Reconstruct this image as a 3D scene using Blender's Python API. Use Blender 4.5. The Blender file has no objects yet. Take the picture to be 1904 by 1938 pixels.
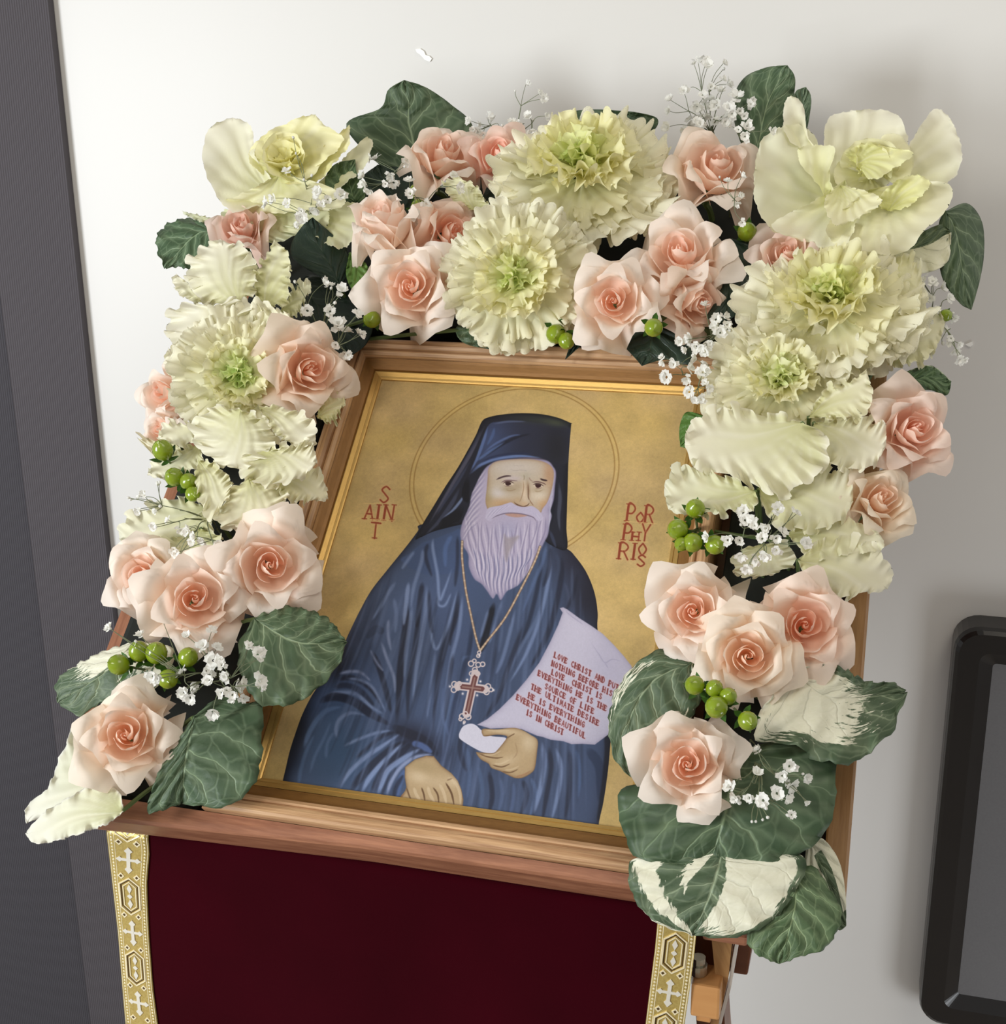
import bpy, bmesh, math, random
import numpy as np
from mathutils import Vector, Matrix
sc = bpy.context.scene
COL = sc.collection
# ------------------------------------------------------------------ camera
IMG_W, IMG_H = 1904, 1938
CX, CY, FPX = 952.0, 969.0, 2550.9
PITCH, ROLL = 0.30761, -0.01195
CAM = np.array([0.0, 0.0, 1.60])
def _basis():
    cp,sp = math.cos(PITCH), math.sin(PITCH)
    f = np.array([0,cp,-sp]); r = np.array([1.,0,0]); u = np.array([0,sp,cp])
    cr,sr = math.cos(ROLL), math.sin(ROLL)
    return cr*r+sr*u, -sr*r+cr*u, f
CR, CU, CF = _basis()
# the icon's plane: centre O_ (relative to the lens), right AU, up-slope AV, outward normal AW
YAW, LEAN = -0.28562, 0.84124
O_ = np.array([-0.01215, 1.07280, -0.39957])
AU = np.array([math.cos(YAW), math.sin(YAW), 0.])
BACK = np.array([-math.sin(YAW), math.cos(YAW), 0.])
AV = math.cos(LEAN)*np.array([0,0,1.])+math.sin(LEAN)*BACK
AW = np.cross(AU, AV)
HALO = (-0.0012, 0.1072, 0.0944)
cam_d = bpy.data.cameras.new('camera'); cam = bpy.data.objects.new('camera', cam_d); COL.objects.link(cam)
cam_d.sensor_fit = 'HORIZONTAL'; cam_d.sensor_width = 36.0; cam_d.lens = 36.0*FPX/IMG_W
cam_d.clip_start = .02
cam.matrix_world = Matrix(((CR[0],CU[0],-CF[0],CAM[0]),(CR[1],CU[1],-CF[1],CAM[1]),(CR[2],CU[2],-CF[2],CAM[2]),(0,0,0,1)))
sc.camera = cam
sc.view_settings.view_transform = 'Standard'; sc.view_settings.look = 'None'
sc.view_settings.gamma = 1.0; sc.view_settings.use_curve_mapping = False
sc.view_settings.exposure = 0.0
try:
    sc.cycles.use_denoising = True; sc.cycles.diffuse_bounces = 8; sc.cycles.max_bounces = 14
except Exception: pass
# ------------------------------------------------------------------ light: soft room light, window on the left, ceiling lamps
wd = bpy.data.worlds.new('room_light'); sc.world = wd; wd.use_nodes = True
bg = wd.node_tree.nodes['Background']; bg.inputs[0].default_value = (1.0, .975, .945, 1); bg.inputs[1].default_value = 0.36
def area(name, loc, aim, sx, sy, power, col):
    l = bpy.data.lights.new(name, 'AREA'); l.shape = 'RECTANGLE'; l.size = sx; l.size_y = sy; l.energy = power; l.color = col
    o = bpy.data.objects.new(name, l); COL.objects.link(o); o.location = loc
    d = Vector(aim)-Vector(loc); o.rotation_euler = d.to_track_quat('-Z','Y').to_euler()
    return o
area('window_light', (-2.35, -.10, 1.40), (.05, 1.3, 1.30), .7, 1.0, 57, (.93, .97, 1.0))
area('ceiling_lamp', (-1.15, -.85, 2.45), (0, 1.1, 1.25), .5, .5, 12, (1.0, .93, .80))
area('ceiling_lamp', (.9, .1, 3.0), (.6, 1.5, 1.7), 1.0, 1.0, 10, (1.0, .90, .74))
area('low_window_light', (.95, .55, .40), (.55, 1.42, .62), .35, .5, 3.2, (.92, .96, 1.0))  # added low fill standing in for floor bounce, lifts the lower right wall
# ------------------------------------------------------------------ helpers
RNG = random.Random(11)
def ray(x, y): return CF+CR*(x-CX)/FPX-CU*(y-CY)/FPX
def on_plane(x, y, p, n):
    d = ray(x, y); return d*((p@n)/(d@n))+CAM
def at(x, y, h): return on_plane(x, y, O_+AW*h, AW)          # a spot h metres above the icon's plane
def ats(xy, h):
    xy = np.asarray(xy, float); h = np.asarray(h, float)
    d = CF+(xy[...,0:1]-CX)/FPX*CR-(xy[...,1:2]-CY)/FPX*CU
    t = ((O_@AW)+h)/(d@AW)
    return d*t[...,None]+CAM
def uvw(u, v, w): return CAM+O_+AU*u+AV*v+AW*w
def pxm(x, y, h): return float((at(x,y,h)-CAM)@CF)/FPX         # metres per pixel there
def axis_at(x, y, h, ax, ay):
    d = CAM-at(x,y,h); d = d/np.linalg.norm(d)+CR*ax+CU*ay
    return d/np.linalg.norm(d)
def spl(p, n, closed=False):
    """n points at even arc length on a Catmull-Rom curve through p"""
    p = np.array(p, float); m = len(p)
    if m == 2: return p[0]+(p[1]-p[0])*np.linspace(0,1,n)[:,None]
    o = []
    for i in range(m if closed else m-1):
        if closed: a,b,c,d = p[(i-1)%m],p[i],p[(i+1)%m],p[(i+2)%m]
        else: a,b,c,d = p[max(i-1,0)],p[i],p[i+1],p[min(i+2,m-1)]
        for t in np.arange(10)/10:
            o.append(.5*(2*b+(c-a)*t+(2*a-5*b+4*c-d)*t*t+(3*b-a-3*c+d)*t**3))
    o.append(p[0] if closed else p[-1]); o = np.array(o)
    L = np.r_[0, np.cumsum(np.linalg.norm(np.diff(o,axis=0),axis=1))]
    q = np.linspace(0, L[-1], n)
    return np.stack([np.interp(q, L, o[:,k]) for k in range(o.shape[1])], 1)
def grid_faces(nr, nc, closed=False):
    f = []
    for i in range(nr-1):
        for j in range(nc if closed else nc-1):
            k = (j+1)%nc
            f.append((i*nc+j, i*nc+k, (i+1)*nc+k, (i+1)*nc+j))
    return f
def mesh(name, v, f, attrs=None, uv=None, smooth=True):
    me = bpy.data.meshes.new(name); me.from_pydata(np.asarray(v,float).reshape(-1,3).tolist(), [], f)
    if smooth: me.polygons.foreach_set('use_smooth', [True]*len(me.polygons))
    for k,a in (attrs or {}).items():
        at_ = me.attributes.new(k, 'FLOAT', 'POINT'); at_.data.foreach_set('value', np.asarray(a,float).ravel())
    if uv is not None:
        l = me.uv_layers.new(name='UVMap'); idx = np.zeros(len(me.loops), int); me.loops.foreach_get('vertex_index', idx)
        l.data.foreach_set('uv', np.asarray(uv,float).reshape(-1,2)[idx].ravel())
    me.update(); return me
def obj(name, me, m=None, parent=None, mw=None, color=None):
    o = bpy.data.objects.new(name, me); COL.objects.link(o)
    if m and me and not me.materials: me.materials.append(m)
    if parent is not None: o.parent = parent
    if mw is not None: o.matrix_local = mw
    if color: o.color = (*color, 1)
    return o
def tag(o, label, cat=None, group=None, kind=None):
    o['label'] = label
    if cat: o['category'] = cat
    if group: o['group'] = group
    if kind: o['kind'] = kind
    return o
def root(name, loc, label, cat, group=None):
    o = bpy.data.objects.new(name, None); COL.objects.link(o); o.location = Vector(loc); o.empty_display_size = .01
    return tag(o, label, cat, group)
def frame_mat(org, x, y, z, s=1.0):
    return Matrix(((x[0]*s,y[0]*s,z[0]*s,org[0]),(x[1]*s,y[1]*s,z[1]*s,org[1]),(x[2]*s,y[2]*s,z[2]*s,org[2]),(0,0,0,1)))
def basis_z(z, spin=0.0):
    z = np.asarray(z)/np.linalg.norm(z); a = CR if abs(z@CR) < .9 else CU
    x = a-z*(a@z); x /= np.linalg.norm(x); y = np.cross(z,x)
    c,s = math.cos(spin), math.sin(spin)
    return x*c+y*s, -x*s+y*c, z
class MB:
    """collects boxes, prisms and tubes into one mesh"""
    def __init__(s): s.v=[]; s.f=[]
    def box(s, o, ax, ay, az):
        o,ax,ay,az = map(np.asarray,(o,ax,ay,az)); b=len(s.v)
        s.v += [o, o+ax, o+ax+ay, o+ay, o+az, o+ax+az, o+ax+ay+az, o+ay+az]
        s.f += [tuple(b+i for i in q) for q in ((0,3,2,1),(4,5,6,7),(0,1,5,4),(1,2,6,5),(2,3,7,6),(3,0,4,7))]; return s
    def prism(s, pts, d):
        b=len(s.v); n=len(pts); s.v += [np.asarray(p) for p in pts]+[np.asarray(p)+d for p in pts]
        s.f += [tuple(range(b+n-1,b-1,-1)), tuple(range(b+n,b+2*n))]+[(b+i,b+(i+1)%n,b+n+(i+1)%n,b+n+i) for i in range(n)]; return s
    def tube(s, pts, r0, r1=None, n=5, cap=True):
        pts = np.asarray(pts,float); r1 = r0 if r1 is None else r1; m=len(pts); b=len(s.v)
        tan = np.gradient(pts,axis=0); up = np.array([.3,-.5,.8])
        for i in range(m):
            t = tan[i]/(np.linalg.norm(tan[i])+1e-12); x = np.cross(t,up); x/=np.linalg.norm(x)+1e-12; y=np.cross(t,x)
            r = r0+(r1-r0)*i/(m-1)
            for k in range(n):
                a=2*math.pi*k/n; s.v.append(pts[i]+r*(x*math.cos(a)+y*math.sin(a)))
        for i in range(m-1):
            for k in range(n):
                k2=(k+1)%n; s.f.append((b+i*n+k,b+i*n+k2,b+(i+1)*n+k2,b+(i+1)*n+k))
        if cap: s.f += [tuple(b+k for k in range(n-1,-1,-1)), tuple(b+(m-1)*n+k for k in range(n))]
        return s
    def build(s, name, m, parent=None, smooth=False, bevel=0):
        v = np.array(s.v)
        if parent is not None: v = v-np.array(parent.matrix_world.translation if False else parent.location)
        o = obj(name, mesh(name, v, s.f, smooth=smooth), m, parent)
        if bevel:
            bm = bmesh.new(); bm.from_mesh(o.data); bmesh.ops.bevel(bm, geom=list(bm.edges), offset=bevel, segments=2, affect='EDGES', profile=.6, clamp_overlap=True)
            bm.to_mesh(o.data); bm.free()
        return o
# ------------------------------------------------------------------ materials
def srgb(r,g,b): return tuple(((c/255)/12.92 if c/255 <= .04045 else ((c/255+.055)/1.055)**2.4) for c in (r,g,b))
class NT:
    def __init__(s, name):
        s.m = bpy.data.materials.new(name); s.m.use_nodes = True; s.t = s.m.node_tree; s.t.nodes.clear()
        s.out = s.t.nodes.new('ShaderNodeOutputMaterial')
    def n(s, typ, ins=None, **kw):
        x = s.t.nodes.new('ShaderNode'+typ)
        for k,v in kw.items(): setattr(x,k,v)
        for k,v in (ins or {}).items():
            if isinstance(v, bpy.types.NodeSocket): s.t.links.new(v, x.inputs[k])
            else: x.inputs[k].default_value = v
        return x
    def attr(s, a): return s.n('Attribute', attribute_name=a).outputs['Fac']
    def mix(s, fac, a, b, mode='MIX'):
        x = s.n('Mix', data_type='RGBA', blend_type=mode)
        for i,v in ((0,fac),(6,a),(7,b)):
            if isinstance(v, bpy.types.NodeSocket): s.t.links.new(v, x.inputs[i])
            else: x.inputs[i].default_value = (*v,1) if isinstance(v,tuple) and len(v)==3 else v
        return x.outputs[2]
    def math(s, op, a, b=0.0, c=0.0, clamp=False):
        x = s.n('Math', operation=op, use_clamp=clamp)
        for i,v in enumerate((a,b,c)):
            if isinstance(v, bpy.types.NodeSocket): s.t.links.new(v, x.inputs[i])
            else: x.inputs[i].default_value = v
        return x.outputs[0]
    def ramp(s, fac, stops):
        x = s.n('ValToRGB'); s.t.links.new(fac, x.inputs[0]); e = x.color_ramp.elements
        while len(e) < len(stops): e.new(.5)
        for q,(p,c) in zip(e, stops): q.position = p; q.color = (*c,1)
        return x.outputs[0]
    def noise(s, scale, detail=3, rough=.5, vec=None, out='Fac', dist=0):
        i = {'Scale':scale,'Detail':detail,'Roughness':rough,'Distortion':dist}
        if vec is not None: i['Vector'] = vec
        return s.n('TexNoise', i).outputs[out]
    def coord(s, which='Object', scale=(1,1,1), rot=(0,0,0)):
        c = s.n('TexCoord').outputs[which]
        return s.n('Mapping', {'Vector':c,'Scale':scale,'Rotation':rot}).outputs[0]
    def bsdf(s, col, rough=.5, metal=0., trans=0., bump=None, bs=.2, bd=.001, spec=.5, sheen=0., coat=0., tcol=None):
        i = {'Base Color': col if isinstance(col, bpy.types.NodeSocket) else (*col,1), 'Roughness':rough, 'Metallic':metal, 'Specular IOR Level':spec, 'Sheen Weight':sheen, 'Coat Weight':coat}
        p = s.n('BsdfPrincipled', i)
        if bump is not None:
            bn = s.n('Bump', {'Strength':bs,'Distance':bd,'Height':bump}); s.t.links.new(bn.outputs[0], p.inputs['Normal'])
        o = p.outputs[0]
        if trans:
            tr = s.n('BsdfTranslucent', {'Color': (tcol if tcol is not None else col) if isinstance(tcol if tcol is not None else col, bpy.types.NodeSocket) else (*col,1)})
            mx = s.n('MixShader', {0:trans}); s.t.links.new(o, mx.inputs[1]); s.t.links.new(tr.outputs[0], mx.inputs[2]); o = mx.outputs[0]
        s.t.links.new(o, s.out.inputs[0]); return s.m
def M_plain(name, col, rough=.5, **k):
    n = NT(name); nz = n.noise(60,2,vec=n.coord())
    c = n.mix(n.math('MULTIPLY',nz,.25), col, tuple(x*.75 for x in col)); return n.bsdf(c, rough, **k)
def M_wood(name, light, dark, sc_=(6,120,120), rough=.38, rot=(0,0,0)):
    n = NT(name); v = n.coord('UV', sc_, rot)
    a = n.noise(1.0,5,.62,v,dist=.6); b = n.noise(4.0,3,.6,v); k = n.math('ADD', n.math('MULTIPLY',a,.75), n.math('MULTIPLY',b,.25))
    c = n.ramp(k, [(.30,dark),(.50,tuple((x+y)/2 for x,y in zip(light,dark))),(.66,light)])
    return n.bsdf(c, rough, bump=k, bs=.25, bd=.0006)
def M_rose():
    n = NT('rose_petal'); t = n.attr('t'); oc = n.n('ObjectInfo').outputs['Color']
    pale = n.mix(n.math('POWER',t,.7), srgb(253,232,212), srgb(255,247,238))
    st = n.noise(30,3,.6,n.coord('UV',(14,1.2,1))); c = n.mix(n.math('MULTIPLY',st,.10), pale, srgb(236,200,186))
    c = n.mix(1.0, c, oc, 'MULTIPLY')
    return n.bsdf(c, .55, trans=.36, bump=st, bs=.10, bd=.0005, spec=.25)
def M_kale():
    n = NT('kale_leaf'); t = n.attr('t'); vn = n.attr('vein'); oc = n.n('ObjectInfo').outputs['Color']
    nz = n.noise(45,3,.6,n.coord())
    c = n.ramp(n.math('ADD',t,n.math('MULTIPLY_ADD',nz,.24,-.12)), [(.0,srgb(214,214,156)),(.35,srgb(232,230,192)),(.75,srgb(241,238,214)),(1.0,srgb(244,241,222))])
    c = n.mix(1.0, c, oc, 'MULTIPLY')
    c = n.mix(n.math('MULTIPLY',vn,.4), c, srgb(250,248,230))
    sp = n.noise(260,1,.5,n.coord())                                # dark specks that sit on the leaf's rim
    k = n.math('MULTIPLY', n.math('GREATER_THAN',t,.965), n.math('GREATER_THAN',sp,.66))
    c = n.mix(k, c, srgb(58,62,40))
    return n.bsdf(c, .5, trans=.25, bump=n.noise(120,3,.6,n.coord()), bs=.25, bd=.0007, spec=.3)
def M_leaf(name, g1, g2, veinc, rough, spec, vs, nv=5.0):
    n = NT(name); S = n.math('ABSOLUTE', n.attr('ls')); T = n.attr('lt'); sg = n.attr('ls'); vr = n.attr('var'); oi = n.n('ObjectInfo'); oc = oi.outputs['Color']
    uvn = n.coord('UV'); nz = n.noise(9,4,.6,uvn); c = n.mix(nz, g1, g2)
    ds = n.math('MULTIPLY_ADD', n.noise(6,2,.5,uvn), .5, -.25)
    side = n.math('MULTIPLY', n.math('GREATER_THAN', sg, 0.0), .43)
    q = n.math('ADD', n.math('ADD', n.math('MULTIPLY',T,nv), n.math('MULTIPLY', n.math('POWER',S,.85), -1.75)), n.math('ADD', ds, side))
    fr = n.math('PINGPONG', q, .5)
    w_ = n.math('MULTIPLY_ADD', S, -.045, .068)
    lat = n.math('SUBTRACT', 1.0, n.math('DIVIDE', fr, w_), clamp=True)
    mw = n.math('MULTIPLY_ADD', T, -.034, .046)
    mid = n.math('SUBTRACT', 1.0, n.math('DIVIDE', S, mw), clamp=True)
    cb = n.n('CombineXYZ', {0: n.math('MULTIPLY',q,1.5), 1: n.math('MULTIPLY_ADD',sg,3.6,0.0), 2: 0.0}).outputs[0]
    vo = n.n('TexVoronoi', {'Vector':cb,'Scale':1.0}, feature='DISTANCE_TO_EDGE').outputs['Distance']
    net = n.math('MULTIPLY', n.math('SUBTRACT',1.0,n.math('MULTIPLY',vo,11.0),clamp=True), .26)
    vn = n.math('MAXIMUM', n.math('MAXIMUM', mid, n.math('MULTIPLY', lat, n.math('MULTIPLY_ADD',S,-.55,.95))), n.math('MULTIPLY',net,.8))
    halo = n.math('MULTIPLY', n.math('SUBTRACT', 1.0, n.math('DIVIDE', fr, .30), clamp=True), .20)
    c = n.mix(n.math('MULTIPLY',halo,vs), c, veinc)
    c = n.mix(n.math('MULTIPLY',vn,vs), c, veinc)
    jag = n.math('ADD', vr, n.math('MULTIPLY_ADD', n.noise(17,3,.65,n.n('CombineXYZ',{0:n.math('MULTIPLY',sg,1.1),1:n.math('MULTIPLY',q,.14),2:oi.outputs['Random']}).outputs[0]), .98, -.49))
    cream = n.mix(n.noise(30,3,.6,uvn), srgb(226,226,200), srgb(242,240,222))
    c = n.mix(n.math('MULTIPLY_ADD', jag, 14.0, -6.5, clamp=True), c, cream)
    c = n.mix(1.0, c, oc, 'MULTIPLY')
    h = n.math('ADD', n.math('MULTIPLY',nz,.35), n.math('SUBTRACT', n.math('MULTIPLY', fr, 1.6), n.math('MULTIPLY',vn,.5)))
    return n.bsdf(c, rough, trans=.12, bump=h, bs=.55, bd=.0022, spec=spec)
MT = {}
MT['wall'] = (lambda n: n.bsdf(n.mix(n.noise(2,2), srgb(226,225,222), srgb(220,219,216)), .42, bump=n.noise(7,2,.5,n.coord('Object',(1,1,.25))), bs=.06, bd=.01, spec=.35))(NT('white_wall_paint'))
MT['ribbed'] = M_plain('dark_gray_cloth', srgb(84,80,85), .85)
MT['ribbed2'] = M_plain('darker_gray_cloth', srgb(70,68,74), .85)
MT['floor'] = M_plain('floor_tile', srgb(150,140,128), .5)
MT['walnut'] = M_wood('walnut_wood', srgb(176,122,92), srgb(126,78,56), (14,150,150))
MT['oak'] = M_wood('oak_wood', srgb(222,182,138), srgb(146,102,66), (10,330,330))
MT['tan'] = M_wood('tan_wood', srgb(176,134,86), srgb(146,104,62), (12,180,180))
MT['light_wood'] = M_wood('light_wood', srgb(212,160,104), srgb(190,134,80), (4,20,20), .3)
MT['red_wood'] = M_wood('red_brown_wood', srgb(132,78,48), srgb(92,48,28), (4,20,20), .3)
MT['gilt'] = (lambda n: n.bsdf(n.mix(n.noise(30,3), srgb(150,108,56), srgb(122,84,40)), .42, metal=.35, bump=n.noise(90,3), bs=.1, bd=.0005))(NT('gilt_brown'))
MT['gold'] = (lambda n: n.bsdf(n.mix(n.noise(30,3), srgb(206,170,100), srgb(180,142,78)), .32, metal=.6, bump=n.noise(90,3), bs=.1, bd=.0005))(NT('gold_slip'))
MT['foam'] = M_plain('black_foam', srgb(26,30,26), .9)
MT['velvet'] = (lambda n: n.bsdf(n.mix(n.noise(8,3,.6,n.coord()), srgb(58,0,13), srgb(42,0,7)), .85, sheen=.02, spec=.04, bump=n.noise(700,2), bs=.15, bd=.0004))(NT('burgundy_velvet'))
MT['brocade'] = (lambda n: n.bsdf(n.mix(n.noise(500,2,.5,n.coord()), srgb(222,202,128), srgb(180,152,78)), .36, metal=.5, bump=n.noise(900,1,.5,n.coord()), bs=.4, bd=.0004))(NT('gold_brocade'))
MT['braid'] = (lambda n: n.bsdf(srgb(244,232,196), .4, metal=.2))(NT('pale_gold_thread'))
MT['silver'] = (lambda n: n.bsdf(srgb(232,228,216), .35, metal=.2))(NT('silver_thread'))
MT['dark_gold'] = (lambda n: n.bsdf(srgb(84,62,26), .5, metal=.3))(NT('dark_gold_thread'))
MT['black_gloss'] = (lambda n: n.bsdf(n.mix(n.noise(6,2), srgb(24,22,22), srgb(32,30,30)), .22, spec=.5))(NT('black_gloss_plastic'))
MT['gray_face'] = (lambda n: n.bsdf(n.mix(n.noise(400,2,.6,n.coord()), srgb(112,112,114), srgb(100,100,103)), .5, spec=.4))(NT('gray_panel_face'))
MT['white'] = M_plain('white_paint', srgb(238,236,232), .5)
MT['fleck'] = (lambda n: n.bsdf(srgb(255,255,252), .7))(NT('white_fleck'))
MT['steel'] = (lambda n: n.bsdf(srgb(190,186,170), .25, metal=.9))(NT('steel_bolt'))
MT['rose'] = M_rose(); MT['kale'] = M_kale()
MT['salal'] = M_leaf('dark_leaf', srgb(44,62,48), srgb(32,48,40), srgb(86,108,84), .42, .4, .35)
MT['cabbage'] = M_leaf('cabbage_leaf', srgb(88,106,78), srgb(64,84,62), srgb(182,198,164), .5, .35, .8)
MT['fresh'] = M_leaf('fresh_green_leaf', srgb(116,150,74), srgb(84,122,58), srgb(160,190,110), .42, .4, .5)
MT['stem'] = M_plain('green_stem', srgb(88,108,62), .6)
MT['thin_stem'] = M_plain('grey_green_stem', srgb(112,120,92), .6)
MT['berry'] = (lambda n: n.bsdf(n.mix(n.noise(90,2,.5,n.coord()), srgb(142,160,30), srgb(112,138,22)), .22, spec=.6, coat=.3))(NT('green_berry'))
MT['calyx'] = M_plain('calyx_green', srgb(66,104,40), .5)
MT['blossom'] = (lambda n: n.bsdf(srgb(246,246,242), .6, trans=.3))(NT('white_blossom'))
# ------------------------------------------------------------------ the printed icon panel
# flat print: painted once into a texture for the panel. Control points were read off the photograph and
# are rectified into the panel's own plane through the panel's homography.
PW, PH = 0.30, 0.40
def paint_icon(TW=1050, TH=1400):
    uu = ((np.arange(TW)+.5)/TW-.5)*PW
    vv = (.5-(np.arange(TH)+.5)/TH)*PH
    Ug, Vg = np.meshgrid(uu, vv)
    P = O_[None,None]+Ug[...,None]*AU+Vg[...,None]*AV
    z = P@CF
    X = CX+FPX*(P@CR)/z; Y = CY-FPX*(P@CU)/z
    rs = np.random.RandomState(5)
    def noise(cells, ar=1.0):
        gh, gw = max(2,int(cells*TH/TW*ar)), max(2,cells)
        g = rs.rand(gh+1, gw+1)
        yi = np.linspace(0, gh-1e-3, TH); xi = np.linspace(0, gw-1e-3, TW)
        y0 = yi.astype(int); x0 = xi.astype(int)
        fy = (yi-y0)[:,None]; fx = (xi-x0)[None]
        fy = fy*fy*(3-2*fy); fx = fx*fx*(3-2*fx)
        a = g[y0][:,x0]; b = g[y0][:,x0+1]; c = g[y0+1][:,x0]; d = g[y0+1][:,x0+1]
        return (a*(1-fx)+b*fx)*(1-fy)+(c*(1-fx)+d*fx)*fy-.5
    img = np.zeros((TH,TW,3)); img[:] = (196,168,112)
    img *= (1+.10*noise(7)+.09*noise(22)+.05*noise(120)+.05*noise(400))[...,None]
    img[...,2] *= 1+.12*noise(9)
    # --- drawing helpers
    def spline(p, n=8, closed=False):
        p = np.array(p, float); m = len(p)
        if m < 3: return p
        out = []
        for i in range(m if closed else m-1):
            p0 = p[(i-1)%m] if closed else p[max(i-1,0)]
            p1 = p[i]; p2 = p[(i+1)%m] if closed else p[i+1]
            p3 = p[(i+2)%m] if closed else p[min(i+2,m-1)]
            for t in np.arange(n)/n:
                out.append(.5*((2*p1)+(-p0+p2)*t+(2*p0-5*p1+4*p2-p3)*t*t+(-p0+3*p1-3*p2+p3)*t**3))
        if not closed: out.append(p[-1])
        return np.array(out)
    def box(p, pad):
        x0,y0 = p.min(0)-pad; x1,y1 = p.max(0)+pad
        m = (X>x0)&(X<x1)&(Y>y0)&(Y<y1)
        r = np.where(m.any(1))[0]; c = np.where(m.any(0))[0]
        if len(r)==0: return None
        return slice(r[0],r[-1]+1), slice(c[0],c[-1]+1)
    def segdist(p, x, y, closed):
        q = np.vstack([p,p[:1]]) if closed else p
        best = np.full(x.shape, 1e9); tb = np.zeros(x.shape); inside = np.zeros(x.shape, bool)
        n = len(q)-1
        for i in range(n):
            ax,ay = q[i]; bx,by = q[i+1]; dx,dy = bx-ax, by-ay
            L = dx*dx+dy*dy+1e-9
            t = np.clip(((x-ax)*dx+(y-ay)*dy)/L, 0, 1)
            d = (x-ax-t*dx)**2+(y-ay-t*dy)**2
            k = d < best
            best = np.where(k,d,best); tb = np.where(k,(i+t)/n,tb)
            if closed and abs(dy) > 1e-9:
                inside ^= ((ay>y)!=(by>y)) & (x < dx*(y-ay)/dy+ax)
        return np.sqrt(best), tb, inside
    def poly(p, col, soft=1.2, smooth=True, alpha=1.0, edge=None, clip=None):
        p = spline(p, 6, True) if smooth else np.array(p, float)
        b = box(p, soft+2)
        if b is None: return None
        d,_,ins = segdist(p, X[b], Y[b], True)
        sd = np.where(ins, d, -d)
        a = np.clip(.5+sd/soft, 0, 1)*alpha
        if clip is not None: a = a*clip[b]
        c = np.array(col, float)
        if edge is not None:                       # (colour, reach): darker contour painted along the rim
            k = np.exp(-np.maximum(sd,0)/edge[1])[...,None]
            c = c*(1-k)+np.array(edge[0],float)*k
        img[b] = img[b]*(1-a[...,None])+c*a[...,None]
        return b, a, sd
    def stroke(p, w, col, alpha=1.0, soft=1.5, taper=(0,0), smooth=True, clip=None):
        p = spline(p, 8) if smooth else np.array(p, float)
        b = box(p, w+soft+2)
        if b is None: return
        d,t,_ = segdist(p, X[b], Y[b], False)
        ww = np.full(t.shape, float(w))
        if taper[0]: ww = ww*np.clip(t/taper[0],0.05,1)**.6
        if taper[1]: ww = ww*np.clip((1-t)/taper[1],0.05,1)**.6
        a = np.clip((ww*.5+soft*.5-d)/soft, 0, 1)*alpha
        if taper[0]: a *= np.clip(t/taper[0]*1.5,0,1)
        if taper[1]: a *= np.clip((1-t)/taper[1]*3,0,1)
        if clip is not None: a = a*clip[b]
        img[b] = img[b]*(1-a[...,None])+np.array(col,float)*a[...,None]
    def glow(cx, cy, rx, ry, col, alpha, ang=0, clip=None):
        p = np.array([[cx-2.2*max(rx,ry),cy-2.2*max(rx,ry)],[cx+2.2*max(rx,ry),cy+2.2*max(rx,ry)]])
        b = box(p, 1)
        if b is None: return
        x = X[b]-cx; y = Y[b]-cy; c,s = math.cos(ang), math.sin(ang)
        a = alpha*np.exp(-((x*c+y*s)/rx)**2-((-x*s+y*c)/ry)**2)
        if clip is not None: a = a*clip[b]
        img[b] = img[b]*(1-a[...,None])+np.array(col,float)*a[...,None]
    def full(res):
        m = np.zeros(X.shape); m[res[0]] = res[1]; return m
    z2 = lambda pts: [(760+x/3.967, 760+y/3.967) for x,y in pts]
    z3 = lambda pts: [(480+x/2.38, 1000+y/2.38) for x,y in pts]
    z4 = lambda pts: [(560+x/4.2125, 1100+y/4.2125) for x,y in pts]
    z5 = lambda pts: [(860+x/7.933, 860+y/7.933) for x,y in pts]
    z6 = lambda pts: [(840+x/4.76, 1130+y/4.76) for x,y in pts]
    z7 = lambda pts: [(640+x/3.071, 880+y/3.071) for x,y in pts]
    # --- halo: double incised ring
    hu, hv, hr = HALO
    d = np.hypot(Ug-hu, Vg-hv)
    for rr in (hr, hr-.0038):
        a = np.exp(-((d-rr)/.0006)**2)*.55
        img = img*(1-a[...,None])+np.array((128,92,40.))*a[...,None]
    a = np.exp(-((d-hr+.0019)/.0011)**2)*.25
    img = img*(1-a[...,None])+np.array((222,188,110.))*a[...,None]
    # --- robe
    robe = [(800,992),(791,1005),(770,1033),(732,1080),(702.7,1117.6),(681.7,1155),(665,1189),(654,1214),(648,1239),(627,1269),(606,1294),(589,1319),(572,1353),(560,1386),(549,1420),(541,1454),(534,1485),(531,1520),(800,1570),(1136,1600),(1133,1561),(1142,1517),(1150,1462),(1154,1420),(1157,1374),(1152,1320),(1143,1260),(1131,1193),(1131,1160),(1125,1122),(1110,1084),(1089,1054),(1070,1037),(1000,1000),(900,980)]
    R = full(poly(robe, (68,82,112), edge=((28,28,38),9)))
    dk, md, hi, lv = (34,36,50), (84,100,134), (128,146,186), (150,162,198)
    glow(760,1150,70,90,(84,100,136),.7,.4,R); glow(850,1180,60,120,(78,92,128),.6,0,R); glow(650,1330,70,60,(70,90,126),.7,0,R)
    glow(640,1430,70,70,(58,84,118),.75,0,R); glow(700,1290,50,40,(86,104,146),.5,0,R); glow(980,1200,60,120,(68,80,108),.6,0,R)
    glow(1115,1130,45,80,(34,32,42),.85,0,R); glow(1080,1060,40,40,(40,38,50),.7,0,R); glow(1000,1400,90,110,(60,70,94),.7,0,R); glow(1080,1520,80,60,(66,78,106),.6,0,R)
    glow(560,1400,22,70,(26,28,40),.85,.3,R); glow(640,1262,22,40,(24,26,36),.8,.6,R); glow(700,1170,14,50,(34,40,58),.6,.45,R)
    glow(930,1330,40,140,(54,64,88),.6,0,R); glow(790,1400,60,28,(30,30,44),.85,.5,R)
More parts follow.
